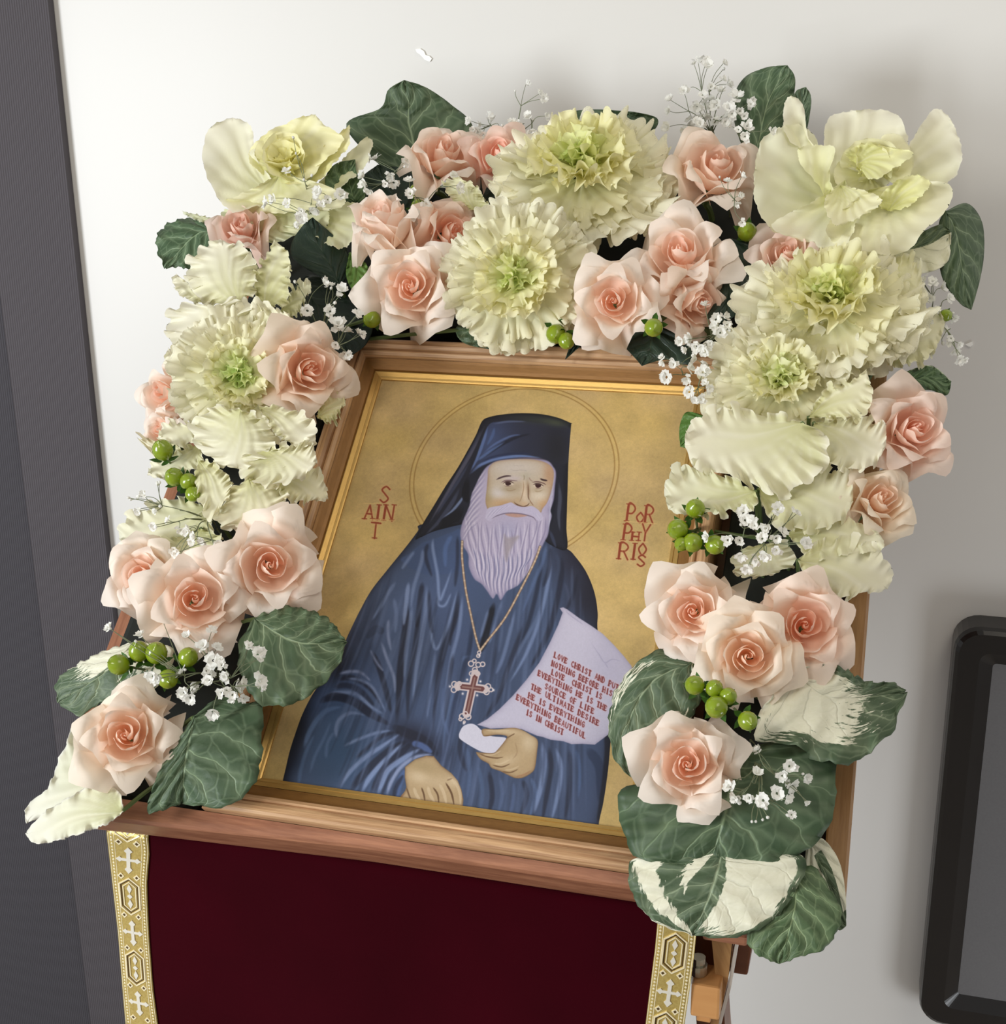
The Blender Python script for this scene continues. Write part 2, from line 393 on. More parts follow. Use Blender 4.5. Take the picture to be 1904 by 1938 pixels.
    S = lambda f,pts,w,c,al=.85,tp=(.22,.3),so=4.0: stroke(f(pts), w*1.15, c, min(1,al*(.85 if sum(c)<200 else 1.0)), so, tp, clip=R)
    # long folds, chest left (from the shoulder down)
    for pts,w,c,al in [
        ([(870,110),(880,300),(862,470),(840,640),(820,900),(800,1140)],12,dk,.9),
        ([(900,0),(878,180),(858,360)],7,hi,.9),([(930,180),(905,380),(880,560),(862,800)],7,hi,.6),
        ([(1010,0),(985,200),(960,380)],9,dk,.8),([(1045,20),(1035,240),(1000,460),(960,700),(930,1000)],7,hi,.7),
        ([(985,230),(950,520),(900,800),(890,1120)],8,dk,.75),
        ([(1130,130),(1140,190),(1190,190),(1240,90)],4,hi,.8),([(1070,300),(1085,460),(1120,540),(1180,440),(1240,260),(1290,60)],5,hi,.75),
        ([(1060,60),(1070,300),(1090,420)],6,dk,.7),([(1300,60),(1270,300),(1190,520),(1130,800),(1090,1200)],9,dk,.75),
        ([(1330,100),(1300,380),(1240,620),(1190,900)],6,hi,.65),([(1400,300),(1380,560),(1300,800),(1230,1200),(1150,1500)],8,(44,52,76),.8),
        ([(1420,600),(1330,620),(1290,780),(1200,1100),(1170,1400)],5,(92,112,150),.5),
        ([(800,0),(740,90),(690,180),(600,320)],6,hi,.6),([(780,130),(800,260),(790,420)],6,hi,.45),([(740,300),(735,420),(760,560)],5,lv,.6),
        ([(680,480),(720,600),(780,760),(790,900)],5,lv,.65),([(700,420),(640,380),(560,460)],12,(34,40,58),.5),
        ([(600,550),(660,680),(720,880),(760,1060)],9,dk,.85),([(590,540),(640,640),(700,720)],4,lv,.7),
        ([(1290,200),(1240,420),(1230,520)],5,dk,.6)]:
        S(z4,pts,w,c,al)
    # sleeve, left arm
    for pts,w,c,al in [
        ([(340,740),(430,720),(520,730),(600,800)],5,lv,.75),([(330,790),(450,770),(600,860),(690,1000)],8,dk,.85),
        ([(400,775),(520,790),(620,860),(720,1050)],5,hi,.8),([(220,920),(330,890),(480,900),(600,1000),(700,1060)],6,hi,.75),
        ([(180,970),(300,920),(460,960),(600,1060),(760,1150)],14,dk,.9),([(300,850),(400,830),(520,880),(640,1010)],9,dk,.7),
        ([(60,1340),(120,1180),(230,1040),(370,1000)],8,(92,116,156),.7),([(330,1260),(320,1180),(350,1100),(440,1050),(560,1070)],6,hi,.6),
        ([(20,1640),(40,1500),(90,1340),(150,1220)],6,(84,108,146),.6),([(110,1540),(150,1400),(220,1260),(280,1120)],5,(90,112,150),.6),
        ([(240,1420),(250,1300),(300,1200)],5,(92,114,152),.6),([(370,1320),(500,1260),(640,1210),(760,1190)],5,hi,.7),
        ([(470,1420),(560,1340),(700,1230),(850,1200)],6,dk,.75),([(340,1660),(430,1520),(560,1400),(680,1320),(840,1210)],7,hi,.8),
        ([(430,1680),(520,1560),(640,1440),(780,1330),(900,1270)],13,dk,.85),([(520,1690),(580,1580),(660,1480),(740,1400),(850,1290)],8,hi,.85),
        ([(600,1700),(650,1600),(720,1480),(860,1350),(920,1290)],12,dk,.85),([(650,1710),(690,1600),(740,1500),(880,1400),(1000,1330)],9,hi,.8),
        ([(720,1720),(760,1600),(840,1480),(960,1400),(1100,1380)],6,lv,.75),([(800,1730),(830,1600),(870,1500)],9,(80,102,150),.7),
        ([(680,1720),(730,1590),(800,1480)],5,dk,.6),([(780,1730),(800,1640),(860,1540)],7,dk,.8),
        ([(760,1150),(860,1200),(980,1250),(1080,1330),(1130,1400)],16,dk,.85),([(920,1290),(1000,1310),(1090,1370)],10,(84,104,154),.8)]:
        S(z4,pts,w,c,al)
    # chest right, lower middle, right sleeve
    for pts,w,c,al in [
        ([(1085,330),(1060,420),(1035,520),(1015,560)],11,(22,22,28),.95),([(1060,360),(1020,500)],5,hi,.5),([(1120,320),(1090,430),(1060,520)],5,hi,.6),
        ([(1300,110),(1280,260),(1240,420),(1190,560)],7,(34,38,54),.8),([(1340,60),(1330,220),(1290,400),(1230,560),(1150,700)],6,hi,.65),
        ([(1390,120),(1380,260),(1330,460),(1240,640)],9,dk,.8),([(1300,330),(1270,420),(1200,540),(1120,700),(1060,840)],6,(96,112,146),.6),
        ([(1400,240),(1420,330),(1380,420)],5,(74,82,108),.5),([(1220,420),(1150,620),(1100,760),(1030,870)],8,dk,.7),
        ([(1180,360),(1130,560),(1090,660)],6,hi,.5),([(1460,200),(1440,300),(1400,380)],6,dk,.7),
        ([(940,900),(930,1000),(960,1100)],8,dk,.7),([(960,980),(975,1100),(960,1220)],6,(84,102,138),.6),([(1010,1060),(1030,1180),(1020,1270)],7,(78,96,130),.6),
        ([(1060,1090),(1075,1200),(1060,1280)],8,dk,.8),([(1110,1120),(1120,1200),(1100,1290)],6,(88,104,140),.55),([(1170,1140),(1170,1220),(1150,1300)],6,(84,100,138),.55),
        ([(1210,1130),(1230,1200),(1200,1300)],8,dk,.7),([(1250,1120),(1270,1200),(1240,1310)],6,(96,118,160),.6),
        ([(1300,960),(1310,1060),(1290,1180),(1260,1290)],8,hi,.7),([(1330,980),(1340,1080),(1320,1200),(1300,1320)],8,dk,.8),
        ([(1360,985),(1385,1080),(1370,1200),(1340,1320)],7,hi,.65),([(1420,990),(1430,1080),(1420,1200),(1400,1320)],8,dk,.7),
        ([(1450,990),(1470,1090),(1460,1220)],6,(82,104,146),.55),([(1500,990),(1560,1080),(1560,1240)],16,(38,46,68),.6),([(1590,900),(1600,1000),(1580,1200),(1550,1330)],14,(26,26,34),.85),
        ([(860,700),(850,820),(880,940)],6,(88,104,142),.5),([(900,560),(880,700),(860,880)],7,dk,.6),([(820,540),(800,700),(780,860)],5,hi,.45)]:
        S(z3,pts,w,c,al)
    for k in range(240):                            # brushed grain of the cloth
        x0 = rs.uniform(660,1110); y0 = rs.uniform(1060,1480); L = rs.uniform(60,220)
        sl = (x0-1000)*.0009-.08
        stroke([(x0,y0),(x0+sl*L*.5,y0+L*.5),(x0+sl*L*1.1,y0+L)], rs.uniform(2,6), (104,120,156) if k%3==0 else (84,98,132) if k%3==1 else (40,46,64), .36, 5, (.4,.4), clip=R)
    # --- veil and hat
    veil = [(912,798),(924,790),(951,784.5),(987,782),(1025,784),(1057,791),(1081,801),(1081.5,801.5),(1081,804),(1078,836),(1075.6,873),(1074.6,911),(1073,962),(1072,1000),(1072,1040),(1040,1030),(1000,1000),(900,990),(830,1003),(798,1016),(786,1020),(800,992),(820,959),(843,921),(866,886),(886,851),(901,823)]
    V = full(poly(veil, (36,37,48), edge=((20,20,26),4)))
    T = lambda f,pts,w,c,al=.8,tp=(.35,.45),so=2.5: stroke(f(pts), w, c, al, so, tp, clip=V)
    crown = [(660,170),(760,150),(930,150),(1010,160),(1270,200),(1255,440),(1150,470),(1060,435),(940,420),(800,425),(680,455),(580,500),(510,545),(560,420),(610,290)]
    C = full(poly(z2(crown), (44,46,62), soft=2, clip=V))
    glow(925,835,40,55,(70,84,124),.75,.3,C); glow(1055,850,30,50,(34,34,40),.85,0,C); glow(1020,795,50,8,(60,66,56),.5,.1,V); glow(1050,800,20,6,(74,80,62),.6,.2,V)
    for pts,w,c,al in [
        ([(520,540),(600,470),(720,425),(900,410),(1060,425)],7,(104,126,176),.85),([(560,480),(680,420),(860,390),(1000,395)],5,(40,46,72),.8),
        ([(620,420),(740,330),(860,270),(980,240)],6,(30,32,44),.8),([(600,400),(700,320),(820,260),(900,250)],4,(96,116,166),.6),([(560,450),(640,390),(780,300)],5,(90,112,160),.7),
        ([(650,180),(620,280),(570,420),(520,520)],6,(100,122,174),.7),([(680,170),(800,150),(940,150)],4,(88,98,130),.7),([(700,190),(680,260),(640,330)],6,(84,108,160),.5),
        ([(800,430),(950,425),(1070,440),(1140,480)],4,(112,96,110),.6),([(620,520),(720,455),(820,435)],5,(52,54,76),.8)]:
        T(z2,pts,w,c,al)
    for pts,w,c,al in [
        ([(630,170),(560,310),(490,440),(400,590),(300,760),(200,930)],7,(92,92,112),.7),([(600,200),(540,330),(440,490)],4,(58,60,80),.7),([(530,420),(430,590),(330,740),(260,860)],6,(66,72,98),.6),
        ([(470,700),(440,750),(380,820),(300,880)],5,(120,136,172),.8),([(440,640),(380,760),(280,900),(170,1010)],8,(74,80,104),.6),([(300,890),(290,940)],3,(110,120,150),.6),
        ([(470,780),(400,870),(320,930),(440,940)],22,(24,24,30),.85),([(500,560),(480,700),(500,760)],14,(22,22,28),.85),
        ([(1180,600),(1190,720),(1180,860),(1190,980)],7,(76,80,96),.7),([(1150,560),(1140,760),(1120,940)],9,(26,28,38),.8),([(1220,500),(1225,760),(1215,1080)],5,(28,28,34),.8),([(1110,960),(1140,1040),(1160,1100)],6,(70,80,110),.5)]:
        T(z2,pts,w,c,al)
    # robe collar over the veil, left
    poly(z2([(440,960),(380,980),(250,1030),(160,1060),(60,1140),(0,1200),(200,1300),(470,1250),(460,1060)]), (70,86,122), soft=3, alpha=.9)
    for pts,w,c,al in [([(240,1020),(235,1100),(270,1300),(285,1480),(320,1420),(380,1250)],5,hi,.8),([(200,1060),(180,1160),(230,1320)],6,dk,.7),([(160,1100),(150,1200),(90,1400),(70,1560)],6,hi,.6),
        ([(380,1000),(330,1100),(330,1250)],7,(90,114,164),.6),([(420,1000),(420,1200),(400,1400)],6,dk,.7),([(100,1120),(40,1200),(0,1260)],5,hi,.6),([(1090,1060),(1060,1200),(1000,1340),(900,1600)],6,(86,104,142),.7),([(1120,1080),(1110,1240),(1060,1400)],7,dk,.7),([(1160,1130),(1180,1260),(1120,1420)],6,(62,72,96),.6)]:
        S(z2,pts,w,c,al)
    # --- hair and beard
    beard = [(650,480),(600,540),(560,620),(525,700),(510,780),(480,850),(452,920),(440,1000),(460,1080),(500,1150),(505,1240),(545,1330),(600,1370),(640,1420),(685,1480),(715,1445),(745,1490),(790,1425),(840,1400),(885,1370),(930,1310),(965,1260),(990,1210),(1030,1140),(1070,1060),(1100,1000),(1110,930),(1128,860),(1118,815),(1142,740),(1152,640),(1160,540),(1140,490),(1080,440),(900,430),(740,440)]
    BM = full(poly(z2(beard), (176,166,190), soft=2.5, edge=((132,126,156),5)))
    B = lambda f,pts,w,c,al=.6,tp=(.3,.4): stroke(f(pts), w, c, al, 1.8, tp, clip=BM)
    glow(960,1005,26,22,(160,156,184),.8,0,BM); glow(950,1080,34,30,(150,144,172),.5,0,BM)
    for k in range(34):                            # wavy locks
        t = k/33; x0 = 470+t*620; yy = 840+180*math.sin(math.pi*t)*.4+rs.uniform(-20,40)
        x1 = 560+t*400; y1 = 1180+300*math.sin(math.pi*(.12+.76*t))
        pts = []
        for j in range(9):
            q = j/8
            pts.append((x0+(x1-x0)*q**1.3+10*math.sin(q*9+k*1.3), yy+(y1-yy)*q))
        B(z2, pts, 3.0, (128,120,150) if k%2 else (202,194,212), .62, (.15,.35))
    for k in range(26):                            # lower strands
        t = k/25; x0 = 520+t*460+rs.uniform(-6,6); y0 = 1080+60*math.sin(math.pi*t)
        x1 = 580+t*340; y1 = 1230+240*math.sin(math.pi*(.1+.8*t))
        B(z2, [(x0,y0),(x0*.7+x1*.3+9,y0*.6+y1*.4),(x0*.3+x1*.7-9,y0*.3+y1*.7),(x1,y1)], 2.4, (106,106,142) if k%2 else (206,198,216), .7, (.2,.5))
    for k in range(16):                            # side hair strands
        y0 = 520+k*26; B(z2, [(640-k*3,y0-20),(590-k*5,y0+50),(540-k*4,y0+110),(500-k*3,y0+150)], 2.4, (140,134,164) if k%2 else (204,196,212), .6)
        B(z2, [(1150-k*2,520+k*24),(1135-k*2,590+k*24),(1110,660+k*22)], 2.0, (150,150,178) if k%2 else (206,200,214), .5)
    # beard parting
    poly(z2([(770,1000),(800,1020),(880,1010),(850,1060),(815,1120),(785,1200),(770,1110)]), (150,140,146), soft=6, alpha=.75)
    # --- face
    face = [(655,500),(700,455),(800,437),(950,432),(1050,447),(1115,480),(1142,530),(1135,620),(1115,700),(1090,760),(1060,800),(1040,835),(985,805),(930,792),(880,785),(830,765),(780,770),(720,790),(660,815),(640,790),(632,740),(640,660),(648,560)]
    FM = full(poly(z2(face), (188,172,152), soft=2.5, edge=((150,120,92),3.5)))
    G = lambda x,y,rx,ry,c,al,an=0: glow(860+x/7.933, 860+y/7.933, rx/7.933, ry/7.933, c, al, an, FM)
    G(900,200,420,140,(196,186,180),.8); G(1420,300,90,200,(176,138,108),.8); G(500,640,90,160,(156,138,100),.8); G(660,570,130,100,(206,198,196),.9); G(700,730,200,70,(190,152,112),.7)
    G(1230,600,130,110,(208,192,172),.8); G(1350,740,110,90,(188,148,108),.7); G(1060,330,90,60,(176,168,150),.8); G(880,360,160,40,(196,182,192),.6)
    G(820,520,130,50,(158,140,112),.7); G(1250,540,90,40,(164,144,116),.7); G(960,690,70,60,(182,156,124),.7); G(1050,560,40,170,(214,192,168),.9,-.1); G(1110,520,26,120,(150,120,92),.7,-.1)
    G(1050,740,60,30,(196,166,136),.8); G(950,470,90,60,(170,150,126),.6); G(1280,620,90,80,(212,200,184),.6)
    F = lambda pts,w,c,al=.9,tp=(.3,.3),so=1.2: stroke(z5(pts), w, c, al, so, tp, clip=FM)
    F([(620,385),(690,350),(780,325),(860,325)],3.2,(72,54,58),.9); F([(1280,362),(1340,385),(1400,395)],3.4,(62,44,44),.95)      # brows
    F([(690,430),(760,395),(840,390),(960,400)],2.2,(112,86,90),.85); F([(1150,425),(1240,410),(1330,430),(1380,460)],2.2,(100,72,70),.85)   # lids
    poly(z5([(735,440),(780,412),(850,410),(895,440),(850,472),(780,475)]), (206,190,172), 1.5, alpha=.9)
    poly(z5([(1180,465),(1230,440),(1290,445),(1335,478),(1280,505),(1220,498)]), (206,188,168), 1.5, alpha=.9)
    poly(z5([(765,425),(800,412),(835,418),(850,445),(810,470),(775,460)]), (58,34,34), 1.2); poly(z5([(1215,450),(1260,445),(1300,458),(1290,490),(1250,502),(1222,485)]), (60,34,34), 1.2)
    F([(725,445),(770,412),(840,408),(900,438)],1.8,(64,40,40),.95); F([(1170,462),(1230,438),(1290,445),(1345,480)],1.8,(64,40,40),.95)
    F([(740,465),(800,482),(870,465)],1.2,(120,90,80),.7); F([(1210,500),(1260,512),(1320,495)],1.2,(120,90,80),.7)
    F([(770,530),(840,545),(930,520)],1.6,(146,120,92),.6); F([(1200,545),(1260,560),(1330,530)],1.6,(146,120,92),.5)
    F([(1030,380),(1040,500),(1010,640),(975,720)],1.8,(150,122,94),.7); F([(1105,420),(1110,540),(1110,640),(1130,690)],2.4,(112,84,66),.8)
    F([(890,700),(920,740),(980,770),(1040,785),(1100,760),(1130,720)],2.2,(92,64,50),.9); F([(1130,680),(1150,720),(1190,770)],2,(130,94,70),.7)
    F([(820,220),(900,240),(1000,235),(1100,245)],1.2,(160,146,140),.5); F([(860,160),(960,170),(1060,165)],1.2,(166,152,146),.4); F([(1040,300),(1050,350),(1040,390)],2,(136,122,96),.6); F([(1120,340),(1140,380),(1180,410)],2,(140,110,98),.6)
    # moustache and lip
    mo = [(490,830),(560,790),(700,765),(820,725),(870,725),(920,765),(1000,788),(1080,785),(1160,775),(1230,810),(1290,870),(1330,960),(1260,1000),(1190,930),(1080,895),(940,875),(800,870),(700,900),(600,950),(540,1000),(470,960)]
    poly(z5(mo), (184,176,200), soft=1.6)
    lip = [(760,900),(850,880),(960,885),(1060,905),(1110,915),(1040,935),(940,945),(850,935)]
    poly(z5(lip), (176,140,130), 2)
    for pts in ([(540,985),(620,930),(740,890),(860,880),(1000,892),(1100,915),(1190,950),(1230,1010)],):
        stroke(z5(pts),1.8,(104,92,112),.85,1.4,(.2,.2))
    for k in range(9):
        stroke(z5([(860-k*36,750+k*9),(780-k*34,800+k*12),(700-k*30,860+k*14)]),1.2,(150,144,176) if k%2 else (208,202,220),.5,1.2,(.3,.4))
        stroke(z5([(1060+k*20,800+k*10),(1130+k*16,840+k*12),(1190+k*14,900+k*14)]),1.2,(150,144,176) if k%2 else (208,202,220),.5,1.2,(.3,.4))
    # --- chain
    ch = (176,150,128)
    for pts in ([(455,1050),(455,1180),(480,1400),(520,1600),(560,1780),(590,1870)],[(1040,1090),(1000,1200),(900,1400),(780,1620),(650,1790),(590,1870)]):
        stroke(z2(pts),5.2,(96,78,70),.8,1.4); stroke(z2(pts),3.2,ch,1,1.2)
    p = spline(z2([(1040,1090),(1000,1200),(900,1400),(780,1620),(650,1790),(590,1870)]),12)
    for q in p[::3]: glow(q[0],q[1],1.6,1.6,(214,196,172),.8)
    p = spline(z2([(455,1050),(455,1180),(480,1400),(520,1600),(560,1780),(590,1870)]),12)
    for q in p[::3]: glow(q[0],q[1],1.6,1.6,(214,196,172),.8)
    # --- scroll
    scroll = [(1045,100),(1075,92),(1110,110),(1220,190),(1330,260),(1430,330),(1530,430),(1620,530),(1690,620),(1720,760),(1690,960),(1560,1130),(1480,1240),(1360,1330),(1250,1322),(1150,1325),(1080,1300),(960,1285),(890,1260),(840,1250),(700,1190),(560,1180),(420,1185),(300,1150),(390,1100),(500,1010),(620,890),(740,750),(860,590),(960,400),(1030,250),(1070,140)]
    SM = full(poly(z6(scroll), (188,184,204), soft=1.6, smooth=False, edge=((160,154,178),4)))
    glow(1100,1190,40,50,(196,192,212),.5,0,SM); glow(1150,1260,30,60,(176,172,196),.5,0,SM)
    for pts in ([(1090,120),(1160,180),(1260,250)],[(1300,370),(1400,520),(1450,590),(1520,560),(1600,580)],[(1450,590),(1480,640)]):
        stroke(z6(pts),2,(152,148,176),.6,2,(.3,.3),clip=SM)
    poly(z6([(150,1200),(180,1160),(240,1140),(290,1155),(340,1200),(420,1250),(560,1270),(520,1340),(460,1400),(380,1405),(290,1370),(160,1290),(135,1250)]),(200,198,214),1.4)
    # --- hands
    skin, sh, hl = (176,152,118), (96,70,48), (206,186,156)
    H = full(poly(z6([(342,1200),(365,1185),(480,1190),(620,1178),(700,1195),(780,1240),(845,1290),(840,1400),(825,1520),(800,1575),(720,1625),(650,1632),(590,1610),(510,1570),(430,1540),(400,1500),(330,1460),(290,1400),(330,1400),(440,1405),(480,1380),(560,1280),(560,1250),(480,1240),(370,1255),(345,1230)]), skin, 1.4, edge=((120,92,66),2.6)))
    Hs = lambda f,pts,w,c,al,clip: stroke(f(pts),w,c,al,1.6,(.25,.35),clip=clip)
    glow(1000,1405,14,18,(206,188,160),.7,0,H); glow(960,1385,30,7,hl,.6,.05,H); glow(960,1440,24,10,hl,.5,-.3,H)
    for pts,w,c,al in [([(560,1275),(620,1240),(640,1230)],2,sh,.8),([(300,1405),(400,1440),(480,1450),(540,1440)],2.4,sh,.85),([(430,1510),(520,1530),(600,1500)],2.4,sh,.85),([(520,1570),(600,1580),(670,1550)],2.2,sh,.8),
        ([(350,1420),(440,1420),(520,1380)],3,hl,.6),([(450,1500),(520,1500),(600,1460)],3,hl,.55),([(540,1560),(620,1550),(680,1520)],3,hl,.5),([(640,1620),(720,1600),(790,1560)],3,(150,104,74),.5),([(370,1200),(480,1205),(600,1200)],2.5,hl,.6),([(350,1250),(480,1250),(560,1258)],2.2,sh,.7),([(640,1300),(660,1400),(620,1460)],2,(150,124,94),.6)]:
        Hs(z6,pts,w,c,al,H)
    h2 = [(870,1480),(950,1420),(1040,1390),(1100,1395),(1160,1470),(1240,1530),(1290,1590),(1320,1660),(1336,1740),(1330,1805),(1270,1800),(1230,1790),(1160,1785),(1130,1775),(1050,1765),(1000,1760),(930,1755),(820,1735),(870,1670),(880,1640),(868,1560)]
    H2 = full(poly(z4(h2), skin, 1.4, smooth=False, edge=((116,90,66),2.6)))
    glow(793,1470,20,12,hl,.8,.2,H2); glow(830,1480,26,14,hl,.4,0,H2); glow(800,1450,30,12,(160,140,104),.6,.3,H2); glow(858,1480,12,10,hl,.6,.6,H2)
    for pts,w,c,al in [([(1000,1640),(1020,1700),(1030,1760)],3.2,sh,.9),([(1090,1640),(1130,1700),(1140,1780)],3.2,sh,.9),([(1190,1600),(1240,1690),(1262,1790)],3.6,sh,.95),([(940,1640),(960,1700),(1000,1760)],6,hl,.6),([(1050,1630),(1070,1700),(1110,1770)],6,hl,.6),([(1140,1610),(1180,1690),(1200,1780)],6,hl,.6),
        ([(1210,1560),(1280,1620),(1310,1700),(1310,1790)],6,hl,.6),([(880,1640),(900,1700),(920,1750)],3,sh,.8),([(830,1730),(870,1690)],2,(140,96,68),.7),([(1200,1590),(1250,1570)],2.5,sh,.5)]:
        Hs(z4,pts,w,c,al,H2)
    # --- pectoral cross
    sv, rd = (196,182,184), (104,66,66)
    for pts in ([(285,690),(262,800),(205,1050)],[(130,800),(250,812),(370,830)]): stroke(z6(pts),16,sv,1,1.4,smooth=False)
    for pts in ([(282,720),(262,800),(210,1040)],[(160,805),(250,815),(345,828)]): stroke(z6(pts),9.5,rd,1,1.4,smooth=False)
    for pts in ([(278,730),(260,810),(212,1030)],[(170,808),(330,826)]): stroke(z6(pts),3,(150,120,112),.8,1.2,smooth=False)
    def ring(cx,cy,r):
        t = np.linspace(0,2*math.pi,13)
        stroke([(840+(cx+r*math.cos(q))/4.76,1130+(cy+r*math.sin(q))/4.76) for q in t],2.4,sv,1,1.1,smooth=False)
    for cx,cy,r in ((95,785,24),(90,835,24),(125,820,20),(140,780,18),(398,805,24),(385,855,24),(425,835,18),(165,1075,24),(220,1080,24),(195,1050,18),(150,1100,14),(245,600,24),(310,610,22),(350,605,20),(275,575,16),(250,690,20),(305,690,20),(280,655,22),(185,1125,8),(310,530,14),(318,500,14)):
        ring(cx,cy,r)
    for cx,cy in ((55,805),(448,838),(180,1138),(210,745),(330,760),(170,870),(300,885),(320,525)): glow(840+cx/4.76,1130+cy/4.76,2.2,2.2,(226,218,222),1)
    # --- lettering
    GL = {'A':[[(0,0),(.5,1),(1,0)],[(.2,.38),(.8,.38)]],'B':[[(0,0),(0,1),(.6,1),(.8,.78),(.6,.55),(0,.52)],[(.6,.54),(.95,.3),(.65,0),(0,0)]],'C':[[(.95,.85),(.5,1),(.05,.5),(.5,0),(.95,.15)]],
     'D':[[(0,0),(0,1),(.55,.96),(.95,.5),(.55,.04),(0,0)]],'E':[[(.95,.85),(.5,1),(.05,.5),(.5,0),(.95,.12)],[(.1,.52),(.7,.52)]],'F':[[(0,0),(0,1),(.9,1)],[(0,.52),(.7,.52)]],
     'G':[[(.95,.85),(.5,1),(.05,.5),(.5,0),(.95,.1),(.95,.45),(.6,.45)]],'H':[[(0,0),(0,1)],[(1,0),(1,1)],[(0,.52),(1,.52)]],'I':[[(.5,0),(.5,1)]],'L':[[(0,1),(0,0),(.85,0)]],
     'M':[[(0,0),(.1,1),(.5,.3),(.9,1),(1,0)]],'N':[[(0,0),(0,1),(1,0),(1,1)]],'O':[[(.5,1),(.05,.5),(.5,0),(.95,.5),(.5,1)]],'P':[[(0,0),(0,1),(.6,.98),(.92,.74),(.6,.48),(0,.46)]],
     'R':[[(0,0),(0,1),(.6,.98),(.9,.76),(.6,.52),(0,.5)],[(.45,.5),(1,0)]],'S':[[(.92,.85),(.5,1),(.1,.78),(.5,.52),(.9,.25),(.5,0),(.05,.14)]],'T':[[(.5,0),(.5,1)],[(0,1),(1,1)]],
     'U':[[(0,1),(.03,.3),(.5,0),(.97,.3),(1,1)]],'V':[[(0,1),(.5,0),(1,1)]],'Y':[[(0,1),(.5,.5),(1,1)],[(.5,.5),(.5,0)]]}
    CURVY = set('BCDEGOPRSU')
    def letter(ch, org, ex, ey, w, col, halo=None):
        for pl in GL[ch]:
            q = [(org[0]+ex[0]*a+ey[0]*b, org[1]+ex[1]*a+ey[1]*b) for a,b in pl]
            sm = ch in CURVY and len(q) > 3
            if halo: stroke(q, w+3.5, halo, .35, 3, smooth=sm)
            stroke(q, w, col, .95, 1.3, smooth=sm)
    ink = (124,62,62)
    for txt,a,b in (("LOVE CHRIST AND PUT",(1008,525),(1560,812)),("NOTHING BEFORE HIS",(985,600),(1505,865)),("LOVE  CHRIST IS",(985,680),(1412,893)),("EVERYTHING HE IS THE",(862,688),(1455,1000)),("SOURCE OF LIFE",(925,805),(1340,1025)),
        ("THE ULTIMATE DESIRE",(800,810),(1385,1132)),("HE IS EVERYTHING",(775,890),(1255,1145)),("EVERYTHING BEAUTIFUL",(668,905),(1265,1247)),("IS IN CHRIST",(755,1040),(1065,1213))):
        (ax,ay),(bx,by) = z6([a,b]); n = len(txt); L = math.hypot(bx-ax,by-ay)/(n-1)
        ux,uy = (bx-ax)/((n-1)*L), (by-ay)/((n-1)*L)
        for i,chh in enumerate(txt):
            if chh == ' ': continue
            cxx,cyy = ax+ux*L*i, ay+uy*L*i
            ex = (ux*L*.62, uy*L*.62); ey = (1.6,-9.6)
            o_=(cxx-ex[0]/2-ey[0]/2, cyy-ex[1]/2-ey[1]/2); letter(chh, o_, ex, ey, 1.9, ink, (206,176,186))
            if chh in 'PRNHIBDFELT': 
                xo=.5 if chh in 'IT' else 0.; q0=(o_[0]+ex[0]*xo,o_[1]+ex[1]*xo); stroke([q0,(q0[0]+ey[0],q0[1]+ey[1])], 2.7, ink, .9, 1.2, smooth=False); stroke([(q0[0]-1.6,q0[1]-.8),(q0[0]+1.6,q0[1]+.8)],1.4,ink,.8,1.1,smooth=False)
    red, pk = (140,62,40), (214,160,112)
    for chh,x,y,w,h,sx in (('S',240,215,52,92,14),('A',152,312,48,80,10),('I',212,316,30,84,12),('N',264,320,48,88,14),('T',185,424,52,90,10),
        ('P',1676,325,44,98,14),('O',1730,332,46,58,6),('R',1782,335,46,98,12),('P',1656,436,44,92,14),('H',1706,440,38,50,6),('Y',1756,442,46,100,14),('R',1630,545,52,92,12),('I',1700,548,28,92,12),('O',1742,520,48,66,6),('S',1736,586,46,64,8)):
        (ox,oy), = z7([(x,y)]); k = 1/3.071
        letter(chh, (ox,oy), (w*k, .1*w*k), (sx*k, -h*k), 3.1, red, pk)
        if chh in 'PRNHI': stroke([(ox+sx*k*.06+w*k*.5*(chh=='I'),oy-h*k*.06),(ox+sx*k*.94+w*k*.5*(chh=='I'),oy-h*k*.94)], 4.4, red, .95, 1.3, smooth=False)
        if chh in 'ITPNHRA':                       # serifs
            for bx in ((.5,) if chh in 'IT' else (0,1) if chh in 'NHA' else (0,)):
                q = [(ox+w*k*bx-4.2, oy-.3), (ox+w*k*bx+4.2, oy+.3)]
                stroke(q, 2.2, red, .95, 1.2, smooth=False); stroke([(a_+sx*k,b_-h*k) for a_,b_ in q], 2.0, red, .9 if chh!='A' else 0, 1.2, smooth=False)
    for a,b in (((150,222),(210,226)),((210,222),(250,222)),((190,316),(330,322)),((1676,328),(1850,342)),((1645,440),(1800,448))): stroke(z7([a,b]),1.6,(214,182,120),.8,1.2,smooth=False)
    img[:] = np.clip(img*(1+.03*noise(300))[...,None],0,255)
    return img/255.
# ------------------------------------------------------------------ the setting
WALL_D = 1.52
def wall_pt(x, y, dd=0.0): return on_plane(x, y, BACK*(WALL_D-dd), BACK)
def back_frame(a, d, z): return AU*a+BACK*d+np.array([0,0,z])+np.array([CAM[0],CAM[1],0])
w = MB().box(back_frame(-2.6,WALL_D,0), AU*5.2, BACK*.12, np.array([0,0,2.9])).build('wall_back', MT['wall'])
tag(w, 'white painted wall behind the flowers', kind='structure')
fl = MB().box(back_frame(-2.6,-2.5,-.05), AU*5.2, BACK*4.1, np.array([0,0,.05])).build('floor', MT['floor']); tag(fl, 'plain floor under the stand', kind='structure')
